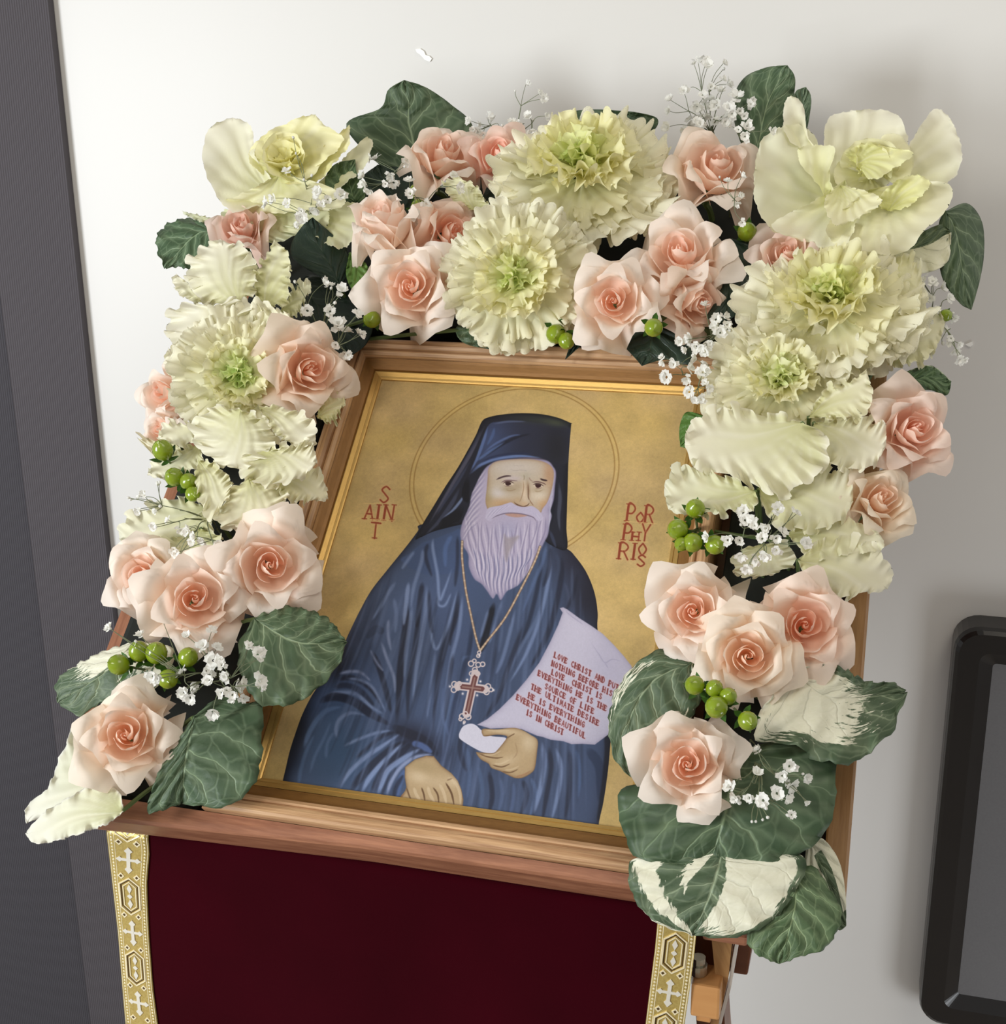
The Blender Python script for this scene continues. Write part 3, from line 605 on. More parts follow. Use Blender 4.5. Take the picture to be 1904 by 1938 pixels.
# ribbed dark panel, its right edge plumb
e0, e1 = wall_pt(90,0,.012), wall_pt(215,1165,.012)
ea = .5*((e0-CAM)@AU+(e1-CAM)@AU)
def ribbed(a0, a1, dd, name, label):
    n = int(round((a1-a0)/.0034)); vs=[]; fs=[]
    a = np.linspace(a0,a1,n*4+1); d = WALL_D-dd-.0009*(1-np.abs(np.sin(np.arange(n*4+1)*math.pi/4)))*1.0
    prof = [(a0,WALL_D-.001)]+list(zip(a,d))+[(a1,WALL_D-.001)]
    for z in (0.02,2.6):
        vs += [back_frame(p,q,z) for p,q in prof]
    m=len(prof); fs=[(i,i+1,m+i+1,m+i) for i in range(m-1)]+[(m-1,0,m,2*m-1),tuple(range(m-1,-1,-1)),tuple(range(m,2*m))]
    o = obj(name, mesh(name, vs, fs, smooth=False), MT['ribbed']); return tag(o, label, 'panel')
es = wall_pt(130,1600,.012); es=(es-CAM)@AU
ribbed(es, ea, .012, 'ribbed_panel', 'dark gray finely ribbed strip along the left edge of the white wall')
o=ribbed(ea-.60, es-.0004, .0085, 'dark_panel', 'darker smooth gray panel left of the ribbed strip'); o.data.materials.clear(); o.data.materials.append(MT['ribbed2'])
def fleck(label,c,pts):
    q=wall_pt(*c); b=MB(); b.prism([wall_pt(x,y,.0006) for x,y in pts],-BACK*.0012); o=b.build('paint_fleck',MT['fleck']); tag(o,label,'fleck')  # thin raised white patch on the wall face
fleck('tiny white fleck on the wall above the tall dark leaf',(800,103),[(787,93),(796,92),(803,97),(806,104),(813,106),(818,111),(814,117),(804,113),(801,109),(795,103),(789,99)])
fleck('tiny white fleck on the wall right of the right column',(1835,652),[(1827,652),(1833,649),(1840,646),(1841,652),(1837,656),(1832,655)])
# black panel with a recessed grey face at the lower right
def rounded(cx0, cz0, cx1, cz1, r, n=7):
    pts=[]
    for (cx,cz,a0) in ((cx1-r,cz1-r,0),(cx0+r,cz1-r,90),(cx0+r,cz0+r,180),(cx1-r,cz0+r,270)):
        for k in range(n):
            a=math.radians(a0+90*k/(n-1)); pts.append((cx+r*math.cos(a), cz+r*math.sin(a)))
    return pts
DPN = .045
pa, pb, pc = wall_pt(1800,1250,DPN), wall_pt(1850,1191,DPN), wall_pt(1745,1880,DPN)
a0 = (.5*(pa+pc)-CAM)@AU; z1 = pb[2]; z0 = wall_pt(1790,1942,DPN)[2]-.002
def loft(rings, name, m, parent, capfirst=False, caplast=True):
    n=len(rings[0]); vs=[p for r in rings for p in r]; fs=[]
    for i in range(len(rings)-1): fs += [(i*n+k,(i+1)*n+k,(i+1)*n+(k+1)%n,i*n+(k+1)%n) for k in range(n)]
    if caplast: fs.append(tuple((len(rings)-1)*n+k for k in range(n-1,-1,-1)))
    if capfirst: fs.append(tuple(range(n)))
    v = np.array(vs)-np.array(parent.location) if parent else np.array(vs)
    return obj(name, mesh(name, v, fs, smooth=False), m, parent)
a1 = a0+.46
bp = root('black_panel', back_frame((a0+a1)/2,WALL_D-.02,z0), 'black glossy rounded-corner panel with a recessed gray face by the white wall', 'panel')
def ring(inset, d, r): return [back_frame(p,d,z) for p,z in rounded(a0+inset,z0+inset,a1-inset,z1-inset,r)]
W0 = WALL_D-.0005
loft([ring(0,W0,.028),ring(0,WALL_D-.036,.028),ring(.002,WALL_D-.042,.027),ring(.006,WALL_D-.045,.024),ring(.028,WALL_D-.0445,.012),ring(.044,WALL_D-.034,.004)],'frame',MT['black_gloss'],bp,capfirst=True,caplast=False)
loft([ring(.0435,WALL_D-.033,.004),ring(.0435,WALL_D-.0345,.004)],'face',MT['gray_face'],bp)
# ------------------------------------------------------------------ the stand
st = root('icon_stand', (CAM+O_+AV*-.25)*np.array([1,1,0]), 'wooden icon stand with a reddish-brown front ledge and sloping board', 'stand')
def slab(name, u0,u1,v0,v1,w0,w1,m,parent,bevel=0,long='u'):
    b = MB().box(uvw(u0,v0,w0), AU*(u1-u0), AV*(v1-v0), AW*(w1-w0)); o = b.build(name, m, parent, bevel=bevel); set_uv(o, long); return o
def set_uv(o, long='u'):
    me=o.data; loc=np.array(o.parent.location) if o.parent else np.zeros(3)
    co=np.zeros(len(me.vertices)*3); me.vertices.foreach_get('co',co); q=co.reshape(-1,3)+loc-CAM-O_
    U,V,W_=q@AU,q@AV,q@AW; off=(sum(map(ord,o.name))%97)*.37
    uvv = np.stack([U,V+.6*W_],1) if long=='u' else np.stack([V,U+.6*W_],1)
    l = me.uv_layers.new(name='UVMap'); idx=np.zeros(len(me.loops),int); me.loops.foreach_get('vertex_index',idx); l.data.foreach_set('uv',(uvv+off)[idx].ravel())
BU0, BU1 = -.335, .307
slab('board', -.322, BU1, -0.2347, .46, -.045, -.030, MT['red_wood'], st)
slab('side_rail', BU0-.006, BU0+.0135, -0.180, .46, -.046, -.018, MT['walnut'], st, .002, 'v')
slab('side_rail', BU1-.014, BU1+.004, -0.2347, .46, -.046, -.018, MT['tan'], st, .002, 'v')
# ledge with rounded ends and two shallow steps on its front
lv0 = -0.2441
prof = [(-0.2349,-.037),(lv0+.004,-.037),(lv0+.0015,-.0355),(lv0+.0008,-.022),(lv0-.0006,-.0208),(lv0-.0006,.007),(lv0+.001,.0098),(-0.2349,.0105)]
vs=[];ends=[-.331, -.326, -.316, -.298, -.05, BU1-.056, BU1-.032, BU1-.020, BU1-.012]; ins=[.016,.008,.002,0,0,0,.002,.008,.016]
for e,i_ in zip(ends,ins):
    for v_,w_ in prof:
        k = (v_+0.2349)/(lv0+0.2349)
        vs.append(uvw(e, v_+i_*k*.6-.0095*min(max((-.05-e)/.24,0),1)*k, (w_+.012)*(1-i_*14)-.012))
n=len(prof); fs=[(i*n+k,i*n+(k+1)%n,(i+1)*n+(k+1)%n,(i+1)*n+k) for i in range(len(ends)-1) for k in range(n)]+[tuple(range(n-1,-1,-1)),tuple((len(ends)-1)*n+k for k in range(n))]
lo = obj('ledge', mesh('ledge', np.array(vs)-np.array(st.location), fs, smooth=False), MT['walnut'], st); set_uv(lo)
# where the cloth drops: plumb plane just in front of the ledge's lower edge
CL = CAM+O_+AV*(lv0+.003)+AW*-.037
CLD = (CL-CAM)@BACK
def cloth_pt(x,y,dd=0.): return on_plane(x,y,BACK*(CLD+dd),BACK)
def px_box(name, x0,y0,x1,y1, dd, th, m, skew=0, bevel=.002):
    p=cloth_pt(x0,y0,dd); q=cloth_pt(x1,y0,dd); r=cloth_pt(x0,y1,dd); W_=(q-p)@AU; H_=p[2]-r[2]
    o=MB().box(p+AU*skew-np.array([0,0,H_]), AU*W_, BACK*th, np.array([0,0,H_])-AU*skew).build(name,m,st,bevel=bevel); set_uv(o); return o
def px_leg(name, pts, wpx, dd, th, m):
    """plumb-ish leg through pixel points, carried on to the floor"""
    c=[cloth_pt(x,y,dd) for x,y in pts]; s=pxm(pts[0][0],pts[0][1],0)
    d=(c[-1]-c[0]); d=d/abs(d[2]); c.append(c[-1]+d*(c[-1][2]-.001)); b=MB()
    vs=[];fs=[]
    for p,wp in zip(c,list(wpx)+[wpx[-1]]):
        hw=wp*s/2; vs += [p-AU*hw,p+AU*hw,p+AU*hw+BACK*th,p-AU*hw+BACK*th]
    for i in range(len(c)-1): fs += [(i*4+k,(i+1)*4+k,(i+1)*4+(k+1)%4,i*4+(k+1)%4) for k in range(4)]
    fs += [(0,1,2,3),tuple(4*(len(c)-1)+k for k in (3,2,1,0))]
    o=obj(name, mesh(name,np.array(vs)-np.array(st.location),fs,smooth=False),m,st); set_uv(o,'v'); return o
px_leg('leg', [(1330,1745),(1345,1938)], (70,60), .035, .03, MT['red_wood'])
px_leg('leg', [(1366,1765),(1366,1850),(1352,1938)], (44,26,16), .012, .02, MT['tan'])
px_leg('leg', [(300,1700),(310,1938)], (70,60), .035, .03, MT['red_wood'])
tag(px_leg('panel_edge', [(1398,1770),(1392,1800),(1380,1870),(1362,1938)], (7,7,7,7), .016, .012, MT['white']), 'thin white edge strip')
px_box('block', 1308,1862,1364,1923, -.004, .028, MT['light_wood'])
px_box('block', 1318,1923,1345,1932, 0, .02, MT['light_wood'], bevel=.001)
px_box('block', 1390,1774,1426,1843, .05, .03, MT['red_wood'], skew=-.003)
px_box('block', 1330,1762,1415,1779, .0, .05, MT['walnut'])
b=cloth_pt(1322,1832,.01); t=np.linspace(0,1,6)
bo=MB()
for r,x0,x1 in ((.0052,-.014,.010),(.0068,-.004,.004)): bo.tube([b-BACK*0+np.array([0,0,x0+(x1-x0)*q]) for q in t], r, n=12)
bo.build('bolt', MT['steel'], st)
# ------------------------------------------------------------------ velvet cloth with gold ribbons
vc = root('velvet_cloth', CL, 'burgundy velvet cloth with gold ribbon borders hanging from the wooden ledge', 'cloth')
ZT = CL[2]; ROWS = 40
def edge_u(pts, z):
    q=[cloth_pt(x,y) for x,y in pts]; zz=[p[2] for p in q][::-1]; uu=[(p-CAM)@AU for p in q][::-1]
    lo=uu[0]+(zz[0]-z)*(uu[0]-uu[1])/(zz[1]-zz[0])*1.0
    return lo if z<zz[0] else float(np.interp(z,zz,uu))
LO=[(216,1622),(220,1660),(230,1750),(238,1850),(246,1938)]; LI=[(290,1598),(285,1660),(289,1750),(297,1850),(309,1938)]
RO=[(1322,1725),(1318,1780),(1309,1850),(1296,1938)]; RI=[(1249,1715),(1243,1780),(1234,1850),(1223,1938)]
def cloth_prof(k):
    """k in metres along the cloth from the ledge: forward bulge, then plumb"""
    r=.006
    if k < r*1.57: a=k/r; return r*(1-math.cos(a))*0+ r*math.sin(a)-r, -r*(1-math.cos(a))
    return 0.0, -(k-r*1.57)-r
KS = list(np.linspace(0,.0094,5))+list(np.linspace(.0094,.60,44))[1:]
def cloth_xyz(a_u, k, off=0.0):
    f,dz=cloth_prof(k); wob=.0018*math.sin(a_u*38+k*5)*min(1,k*6)
    return CAM*np.array([1,1,0])+AU*a_u+BACK*(CLD-f-.005+.0-off+wob)+np.array([0,0,ZT-.001+dz-.003*min(max((-.10-(a_u-O_@AU))/.2,0),1)])
def strip(e0,e1,nc,off,name,m,parent,ks=KS,thick=.0012):
    vs=[]
    for k in ks:
        z=ZT+cloth_prof(k)[1]; ua,ub=edge_u(e0,z),edge_u(e1,z)
        vs += [cloth_xyz(ua+(ub-ua)*j/nc,k,off) for j in range(nc+1)]
    o=obj(name, mesh(name,np.array(vs)-np.array(vc.location),grid_faces(len(ks),nc+1)),m,parent)
    md=o.modifiers.new('thickness','SOLIDIFY'); md.thickness=thick; md.offset=0; return o
strip(LO,RO,40,0,'cloth',MT['velvet'],vc)
def ornament_ribbon(e0,e1,phase,label):
    rb=strip(e0,e1,8,.0014,'ribbon',MT['brocade'],vc); tag(rb,label)
    def rp(a,k,off): 
        z=ZT+cloth_prof(k)[1]; ua,ub=edge_u(e0,z),edge_u(e1,z)
        return cloth_xyz(ua+(ub-ua)*a,k,off)-np.array(vc.location)
    WR=.0245
    def flat(name, polys, k0, m, off=.0021, th=.0006):
        vs=[];fs=[]
        for pl in polys:
            b=len(vs); n_=len(pl)
            for o_ in (off,off+th): vs += [rp(.5+x/WR,max(.0,k0-y),o_) for x,y in pl]
            fs += [tuple(b+n_+i for i in range(n_)),tuple(b+i for i in range(n_-1,-1,-1))]+[(b+i,b+(i+1)%n_,b+n_+(i+1)%n_,b+n_+i) for i in range(n_)]
        return obj(name, mesh(name,vs,fs,smooth=False), m, rb)
    def hexa(w,h,c): return [(0,h),(w,h-c),(w,-h+c),(0,-h),(-w,-h+c),(-w,h-c)]
    def outline(pl, t):
        n_=len(pl); out=[]
        for i in range(n_):
            (x0,y0),(x1,y1)=pl[i],pl[(i+1)%n_]; L=math.hypot(x1-x0,y1-y0); nx,ny=-(y1-y0)/L*t,(x1-x0)/L*t
            out.append([(x0,y0),(x1,y1),(x1-nx,y1-ny),(x0-nx,y0-ny)][::-1])
        return out
    dia=lambda cx,cy,w,h:[(cx,cy+h),(cx+w,cy),(cx,cy-h),(cx-w,cy)]
    PER=.0715
    for i in range(-1,4):
        kc=phase+PER*i; km=kc+PER/2
        if kc > .004 and kc < .18:
            tip=lambda s,c,f:[(x*c-y*s_,x*s_+y*c) for x,y in f] if False else f
            arm=[(-.0012,0),(-.0012,.0046),(-.0026,.0058),(0,.0084),(.0026,.0058),(.0012,.0046),(.0012,0)]
            cr=[]
            for q,sc_ in ((0,1.45),(90,.95),(180,1.6),(270,.95)):
                c_,s_=math.cos(math.radians(q)),math.sin(math.radians(q)); cr.append([((x*c_-y*s_*sc_),(x*s_+y*c_*sc_)) for x,y in arm][::-1])
            flat('cross',cr,kc,MT['silver'])
            for sx in (-1,1):
                for sy in (-1,1):
                    flat('lozenge',outline(dia(sx*.0054,sy*.0165,.0024,.0030),.0009),kc,MT['braid'],.0020,.0005); 
                    flat('lozenge',[dia(sx*.0054,sy*.0165,.0012,.0016)[::-1]],kc,MT['dark_gold'],.0020,.0002)
        if km > -.009 and km < .18:
            flat('medallion',outline(hexa(.0076,.0185,.0070),.0010),km,MT['braid'],.0021,.0008)
            flat('medallion',outline(hexa(.0063,.0166,.0062),.0009),km,MT['dark_gold'],.0018,.0003)
            flat('medallion',outline(hexa(.0048,.0144,.0050),.0007),km,MT['braid'],.0021,.0006)
            flat('motif',[dia(0,.0074,.0018,.0046)[::-1],dia(0,-.0074,.0018,.0046)[::-1],dia(0,0,.0020,.0024)[::-1]],km,MT['silver'])
    bd=MB()
    for a_ in (.03,.17,.83,.97):
        bd.tube([rp(a_,k,.0018) for k in np.linspace(.002,.2,60)],.00045,n=5)
    for a_ in (.10,.90):
        for k in np.arange(.002,.2,.0031):
            c=rp(a_,k,.0019); b=len(bd.v); r=.0013
            bd.v += [c+AU*r,c-AU*r,c+np.array([0,0,r]),c-np.array([0,0,r]),c-BACK*.0009]; bd.f += [(b,b+2,b+4),(b+2,b+1,b+4),(b+1,b+3,b+4),(b+3,b,b+4)]
    o=obj('border',mesh('border',bd.v,bd.f),MT['braid'],rb); o['kind']='stuff'
ornament_ribbon(LO,LI,.031,'gold brocade ribbon along the left edge of the velvet')
ornament_ribbon(RI,RO,.074,'gold brocade ribbon along the right edge of the velvet')
# ------------------------------------------------------------------ framed icon
ic = root('framed_icon', uvw(0,-.24,-.03), 'framed painted icon of a gray-bearded robed monk on gold ground holding a scroll', 'icon')
hp, hh = PW/2, PH/2
def rails(prof, name, m, bev=None):
    """four mitred mouldings; prof = (outset from the picture's edge, height) points, closed"""
    C_=[(-1,-1),(1,-1),(1,1),(-1,1)]
    for i in range(4):
        (x0,y0),(x1,y1)=C_[i],C_[(i+1)%4]; vs=[]
        for sx,sy in ((x0,y0),(x1,y1)): vs += [uvw(sx*(hp+o),sy*(hh+o),h) for o,h in prof]
        n_=len(prof); fs=[(k,n_+k,n_+(k+1)%n_,(k+1)%n_) for k in range(n_)]+[tuple(range(n_)),tuple(range(2*n_-1,n_-1,-1))]
        o=obj(name, mesh(name,np.array(vs)-np.array(ic.location),fs,smooth=False),m,ic); set_uv(o,'u' if i%2==0 else 'v')
rails([(-.001,-.012),(-.001,.0016),(.0002,.0022),(.0018,.0028),(.0022,.0024),(.0058,.0042),(.0064,.0044),(.0066,-.012)],'gold_slip',MT['gold'])
rails([(.0066,-.012),(.0066,.0040),(.0074,.0062),(.0100,.0078),(.0145,.0098),(.0165,.0112),(.0166,-.012)],'cove',MT['gilt'])
rails([(0.0168, -0.029), (0.0168, 0.0125), (0.01773, 0.015), (0.02044, 0.0168), (0.02199, 0.0166), (0.02253, 0.015), (0.02331, 0.015), (0.02409, 0.0176), (0.02703, 0.0196), (0.03091, 0.02), (0.03323, 0.019), (0.03431, 0.0165), (0.03447, -0.029)],'rail',MT['oak'])
nx_,ny_=2,2
pm=mesh('panel',np.array([uvw(x*hp*1.0,y*hh*1.0,0) for y in (-1,1) for x in (-1,1)]+[uvw(x*hp,y*hh,-.011) for y in (-1,1) for x in (-1,1)])-np.array(ic.location),
        [(0,1,3,2),(4,6,7,5),(0,4,5,1),(1,5,7,3),(3,7,6,2),(2,6,4,0)],uv=np.array([(0,0),(1,0),(0,1),(1,1)]*2),smooth=False)
def M_print():
    a=paint_icon(); h_,w_=a.shape[:2]
    im=bpy.data.images.new('icon_print',w_,h_); px=np.ones((h_,w_,4),np.float32); px[...,:3]=a[::-1]; im.pixels.foreach_set(px.ravel()); im.update()
    try: im.pack()
    except Exception: pass
    n=NT('icon_print'); t=n.n('TexImage',{'Vector':n.n('TexCoord').outputs['UV']}); t.image=im
    return n.bsdf(t.outputs[0],.42,bump=n.noise(160,3,.6,n.coord('UV')),bs=.05,bd=.0005,spec=.35)
po=obj('painted_panel',pm,M_print(),ic); tag(po,'gold ground panel painted with a bearded monk, red lettering beside his halo')
bk=slab('backing', -.16,.16,-.21,.21,-.028,-.0115,MT['tan'],ic)
# ------------------------------------------------------------------ plants: builders
def smooth_noise(rs, n, k):
    """periodic wobble of n samples built from k harmonics"""
    t=np.linspace(0,2*math.pi,n); return sum(rs.uniform(-1,1)/j*np.sin(j*t+rs.uniform(0,6.28)) for j in range(1,k+1))
def rose_petal(rs, prof, hw, nt=14, ns=17, spiral=.05, roll=.0, point=.0, wave=.02, taper=.2):
    """one petal around +Z; prof = (radius, height) from base to rim; roll turns the side margins back so the rim comes to a point"""
    T=np.linspace(0,1,nt)[:,None]*np.ones((1,ns)); S=np.ones((nt,1))*np.linspace(-1,1,ns)[None]
    c0=rs.uniform(-.25,.25); Sc=S-c0*T
    rim=1-taper*np.abs(Sc)**1.7+point*np.maximum(0,1-np.abs(Sc)*2.2)**1.3+wave*.8*np.sin(S*5+rs.uniform(0,6))
    tt=np.clip(T*rim,0,1.25)
    P=spl(prof,40); q=np.linspace(0,1,40)
    r=np.interp(np.clip(tt,0,1),q,P[:,0])+(tt>1)*(tt-1)*1.0; z=np.interp(np.clip(tt,0,1),q,P[:,1])-(tt>1)*(tt-1)*.5
    wid=hw*(.55+.45*np.sin(np.clip(T*1.25,0,1)*math.pi/2))
    k=np.maximum(0,np.abs(Sc)-.30)**1.5*T**2.2
    r=r+spiral*S*(.4+.6*T)+roll*.55*k+wave*.7*np.sin(S*4+T*5+rs.uniform(0,6))*T
    z=z-roll*1.5*k+wave*1.1*np.sin(S*5+rs.uniform(0,6))*T**2
    a=S*wid*(1-.10*roll*T)
    v=np.stack([r*np.cos(a),r*np.sin(a),z],-1)
    return mesh('petal',v,grid_faces(nt,ns),{'t':np.clip(tt,0,1)},np.stack([(S+1)/2,T],-1))
def rose_kind(seed, open_, bud=False):
    """layers of petals: (mesh variants, spin, tilt, scale, layer)"""
    rs=np.random.RandomState(seed); L=[]; o=open_
    lay=[(2,2.2,[(.015,.2),(.045,.5),(.06,.78),(.02,.90)],.05,0,0,.03,.1),
         (2,1.6,[(.05,.15),(.15,.5),(.18,.78),(.14,.93)],.06,0,.0,.03,.15),
         (3,1.3,[(.07,.12),(.24,.46),(.29,.76),(.27,.92)],.07,.05,.0,.04,.15),
         (3,1.2,[(.10,.08),(.34,.42),(.42,.72),(.44,.88)],.06,.25,.05,.04,.2),
         (4,1.08,[(.14,.05),(.44,.36),(.55,.66),(.62+.03*o,.82),(.69+.06*o,.83-.04*o)],.05,.6,.14,.045,.3),
         (4,1.02,[(.16,.02),(.52,.26),(.68,.54),(.80+.05*o,.68),(.91+.08*o,.66-.08*o)],.04,1.0,.20,.05,.36),
         (3,1.0,[(.18,0),(.58,.18),(.80,.40),(.95+.05*o,.52),(1.06+.06*o,.46-.12*o)],.03,1.2,.24,.05,.4)]
    if bud:
        lay=[(n,hw,[(r*(.85 if k>3 else 1.0)*(1-.22*min(1,j/3)*(k>3)),z+.12*j*(k>3)*.5) for j,(r,z) in enumerate(pr)],sp,ro*.8,pt,wv,tp) for k,(n,hw,pr,sp,ro,pt,wv,tp) in enumerate(lay)]
    for k,(n,hw,prof,spi,roll,pt,wv,tp) in enumerate(lay):
        vs=[]
        for _ in range(2 if k<3 else 3):
            f=rs.uniform(.93,1.07); pr=[(r*(f if k>2 else 1),z) for r,z in prof]
            vs.append(rose_petal(rs,pr,hw*rs.uniform(.92,1.08),spiral=spi,roll=roll*rs.uniform(.6,1.25),point=pt*rs.uniform(.5,1.3),wave=wv,taper=tp))
        ph=rs.uniform(0,6.28)
        for i in range(n): L.append((vs[i%len(vs)], ph+2*math.pi*i/n+rs.uniform(-.22,.22), rs.uniform(-.09,.09)*(k>2), rs.uniform(.95,1.05), k))
    return L
ROSES=[rose_kind(3,0.),rose_kind(8,.4),rose_kind(21,.8),rose_kind(34,.2),rose_kind(55,-.3,True)]
LAYCOL=[(1.0,.86,.80),(1.0,.875,.82),(1,.90,.855),(1,.945,.915),(1,.975,.96),(1,.99,.98),(1,.99,.98)]
def rose(label, x, y, h, R, ax, ay, kind=1, spin=0., tint=(1,1,1), group='pink roses', drop=0, up=.42):
    """R = radius in photograph pixels; the flower's heart is at (x, y)"""
    z=axis_at(x,y,h,ax,ay); s=R*pxm(x,y,h)*1.10
    X_,Y_,Z_=basis_z(z,spin); org=at(x,y,h)-z*s*up
    r=root('rose',org,label,'rose',group)
    for me,sp,ti,sz,k in ROSES[kind]:
        if k > 6-drop: continue
        c=LAYCOL[k]; col=tuple(a*b for a,b in zip(c,tint))
        m=frame_mat((0,0,0),X_,Y_,Z_,s*sz)@Matrix.Rotation(sp,4,'Z')@Matrix.Rotation(ti,4,'Y')
        obj('petal',me,MT['rose'],r,m,col)
    b=MB(); foot=uvw(*clamp_uv(org),.0)
    b.tube(spl([org+z*s*.0, org-z*s*.4, .5*(org+foot)-z*.005, foot],8),.0032,n=6)
    b.build('stem',MT['stem'],r)
    return r
def clamp_uv(p):
    """nearest spot of the foam bed on the board"""
    q=np.asarray(p)-CAM-O_; u,v=q@AU,q@AV
    u=min(max(u,BU0+.02),BU1-.02); v=min(max(v,-.21),.44)
    if v<.262 and -.22<u<.205: u = -.24 if u<-.0 else .24
    return u,v
# ---- kale
def kale_leaf(seed, e0, e1, half=1.15, n1=11, n2=27, amp=.16, nr=15, na=90, cup=.25, lobes=.05, pw=3.0, fold=.10):
    rs=np.random.RandomState(seed)
    A=np.linspace(-half,half,na)[None]*np.ones((nr,1)); Q=(np.linspace(0,1,nr)**.8)[:,None]*np.ones((1,na))
    s=A/half; p=[rs.uniform(0,6.28) for _ in range(8)]
    edge=np.maximum(Q, np.abs(s)**4*.8*Q+Q*.2)
    jt=.5*np.sin(2.1*A+p[0])+.35*np.sin(4.7*A+p[1]); g1=n1*A*.5+p[2]+jt; g2=n2*A*.5+p[3]+jt*1.4
    g3=n2*1.15*A+p[6]+jt*2.2; l3=np.abs(np.sin(g3))**.7
    l1=np.abs(np.sin(g1))**.6; l2=np.abs(np.sin(g2))**.6
    ed=np.clip((Q-.58)/.42,0,1)**(pw*.36)
    R=.90*(1-.22*np.abs(s)**3)
    rho=Q*(1+(R-1)*Q**2)+ed*lobes*(.8*l1+.6*l2-.8)+ed**2*lobes*.55*(l3-.5)
    a2=A-fold*ed*(.55*np.sin(2*g1)/n1*9+.5*np.sin(2*g2)/n2*18)
    x=rho*np.cos(a2*.8); y=rho*np.sin(a2)*1.02
    xs=np.clip(x,0,1.2); e=e0+(e1-e0)*xs/2; bx=np.cos(e)*xs; bz=np.sin(e)*xs        # bent along its length
    ruf=amp*ed*(.95*np.sin(g1)+.75*np.sin(g2))*.75+amp*ed**2*.42*np.sin(g3)
    nx,nz=-np.sin(e0+(e1-e0)*xs),np.cos(e0+(e1-e0)*xs)
    zz=cup*y**2+ruf-.02*np.exp(-(s/.06)**2)*(1-Q)+.012*np.cos(s*22+p[7])*Q*(1-ed)
    v=np.stack([bx+nx*zz,y,bz+nz*zz],-1)
    vein=np.exp(-(s/.035)**2)*(1-.75*Q)
    for k in (-.72,-.45,-.2,.2,.45,.72): vein=np.maximum(vein,.6*np.exp(-((s-k*(.3+.7*Q))/.022)**2)*np.clip(1.3-Q,0,1)*np.clip(Q*3,0,1))
    return mesh('leaf',v,grid_faces(nr,na),{'t':Q,'vein':vein},np.stack([x,y],-1))
FR_OUT=[kale_leaf(40+i,.35,-.40,amp=.15,n1=11+i,n2=27+2*i,half=1.32,pw=3.6,fold=.13,cup=.10,na=200,nr=22,lobes=.07) for i in range(4)]
FR_MID=[kale_leaf(60+i,.9,.15,amp=.17,n1=11+i,n2=25+2*i,half=1.28,pw=3.2,fold=.13,na=180,nr=20,lobes=.075) for i in range(3)]
FR_IN=[kale_leaf(80+i,1.5,1.9,amp=.20,n1=10+i,n2=23+2*i,na=130,nr=16,half=1.25,fold=.14,pw=3.0,lobes=.08) for i in range(3)]
SM_OUT=[kale_leaf(120+i,.55,-.1,amp=.055,n1=4+i,n2=13,half=1.2,cup=.35,lobes=.012,fold=.02,pw=3.0) for i in range(3)]
SM_MID=[kale_leaf(130+i,1.1,.8,amp=.06,n1=4+i,n2=13,half=1.2,cup=.55,lobes=.012,fold=.02,pw=3.0) for i in range(3)]
SM_IN=[kale_leaf(140+i,1.5,2.2,amp=.10,n1=5,n2=15,half=1.2,cup=.7,lobes=.03,fold=.06,na=100) for i in range(2)]
def kale(label, x, y, h, R, ax, ay, n=34, seed=0, frilly=True, spin=0., kmin=0., kmax=1., heart=(.86,1.0,.60), mid=(1.0,1.0,.80), outer=(1,1,.96), flat=0., skip=(), skirt=None):
    z=axis_at(x,y,h,ax,ay); s=R*pxm(x,y,h); X_,Y_,Z_=basis_z(z,spin); rs=random.Random(seed)
    org=at(x,y,h)-z*s*.30
    r=root('ornamental_kale',org,label,'ornamental cabbage','ornamental cabbages')
    base=frame_mat((0,0,0),X_,Y_,Z_,s)
    for i in range(n):
        k=kmin+(kmax-kmin)*(i+.5)/n; a=i*2.39996+spin
        if i in skip: continue
        if frilly: me=rs.choice(FR_IN if k<.34 else FR_MID if k<.68 else FR_OUT)
        else: me=rs.choice(SM_IN if k<.3 else SM_MID if k<.62 else SM_OUT)
        L=(.20+.80*k**.9)*rs.uniform(.92,1.08)
        el=(math.radians(22)*(1-k)+rs.uniform(-.08,.08)) - flat*k
        zz=.10+.26*(1-k)**1.2
        c=[]
        for j in range(3):
            c.append(heart[j]+(mid[j]-heart[j])*min(k/.45,1) if k<.45 else mid[j]+(outer[j]-mid[j])*(k-.45)/.55)
        j_=rs.uniform(.95,1.03); c=tuple(q*j_ for q in c)
        m=base@Matrix.Rotation(a,4,'Z')@Matrix.Translation((.03+.05*k,0,zz))@Matrix.Rotation(-el,4,'Y')@Matrix.Rotation(rs.uniform(-.15,.15),4,'X')@Matrix.Scale(L,4)
        obj('leaf',me,MT['kale'],r,m,c)
    if skirt:
        for i in range(skirt[0]):
            a=i*2*math.pi/skirt[0]+rs.uniform(-.2,.2); L=skirt[1]*rs.uniform(.92,1.08); j_=rs.uniform(.95,1.02)
            m=base@Matrix.Rotation(a,4,'Z')@Matrix.Translation((.05,0,-.02+.03*(i%2)))@Matrix.Rotation(rs.uniform(-.05,.12),4,'Y')@Matrix.Rotation(rs.uniform(-.2,.2),4,'X')@Matrix.Scale(L,4)
            obj('leaf',rs.choice(FR_OUT),MT['kale'],r,m,tuple(q*j_ for q in outer))
    b=MB(); foot=uvw(*clamp_uv(org),.0); b.tube(spl([org+z*s*.1,org-z*s*.25,foot],6),.006,n=7); b.build('stem',MT['stem'],r)
    return r
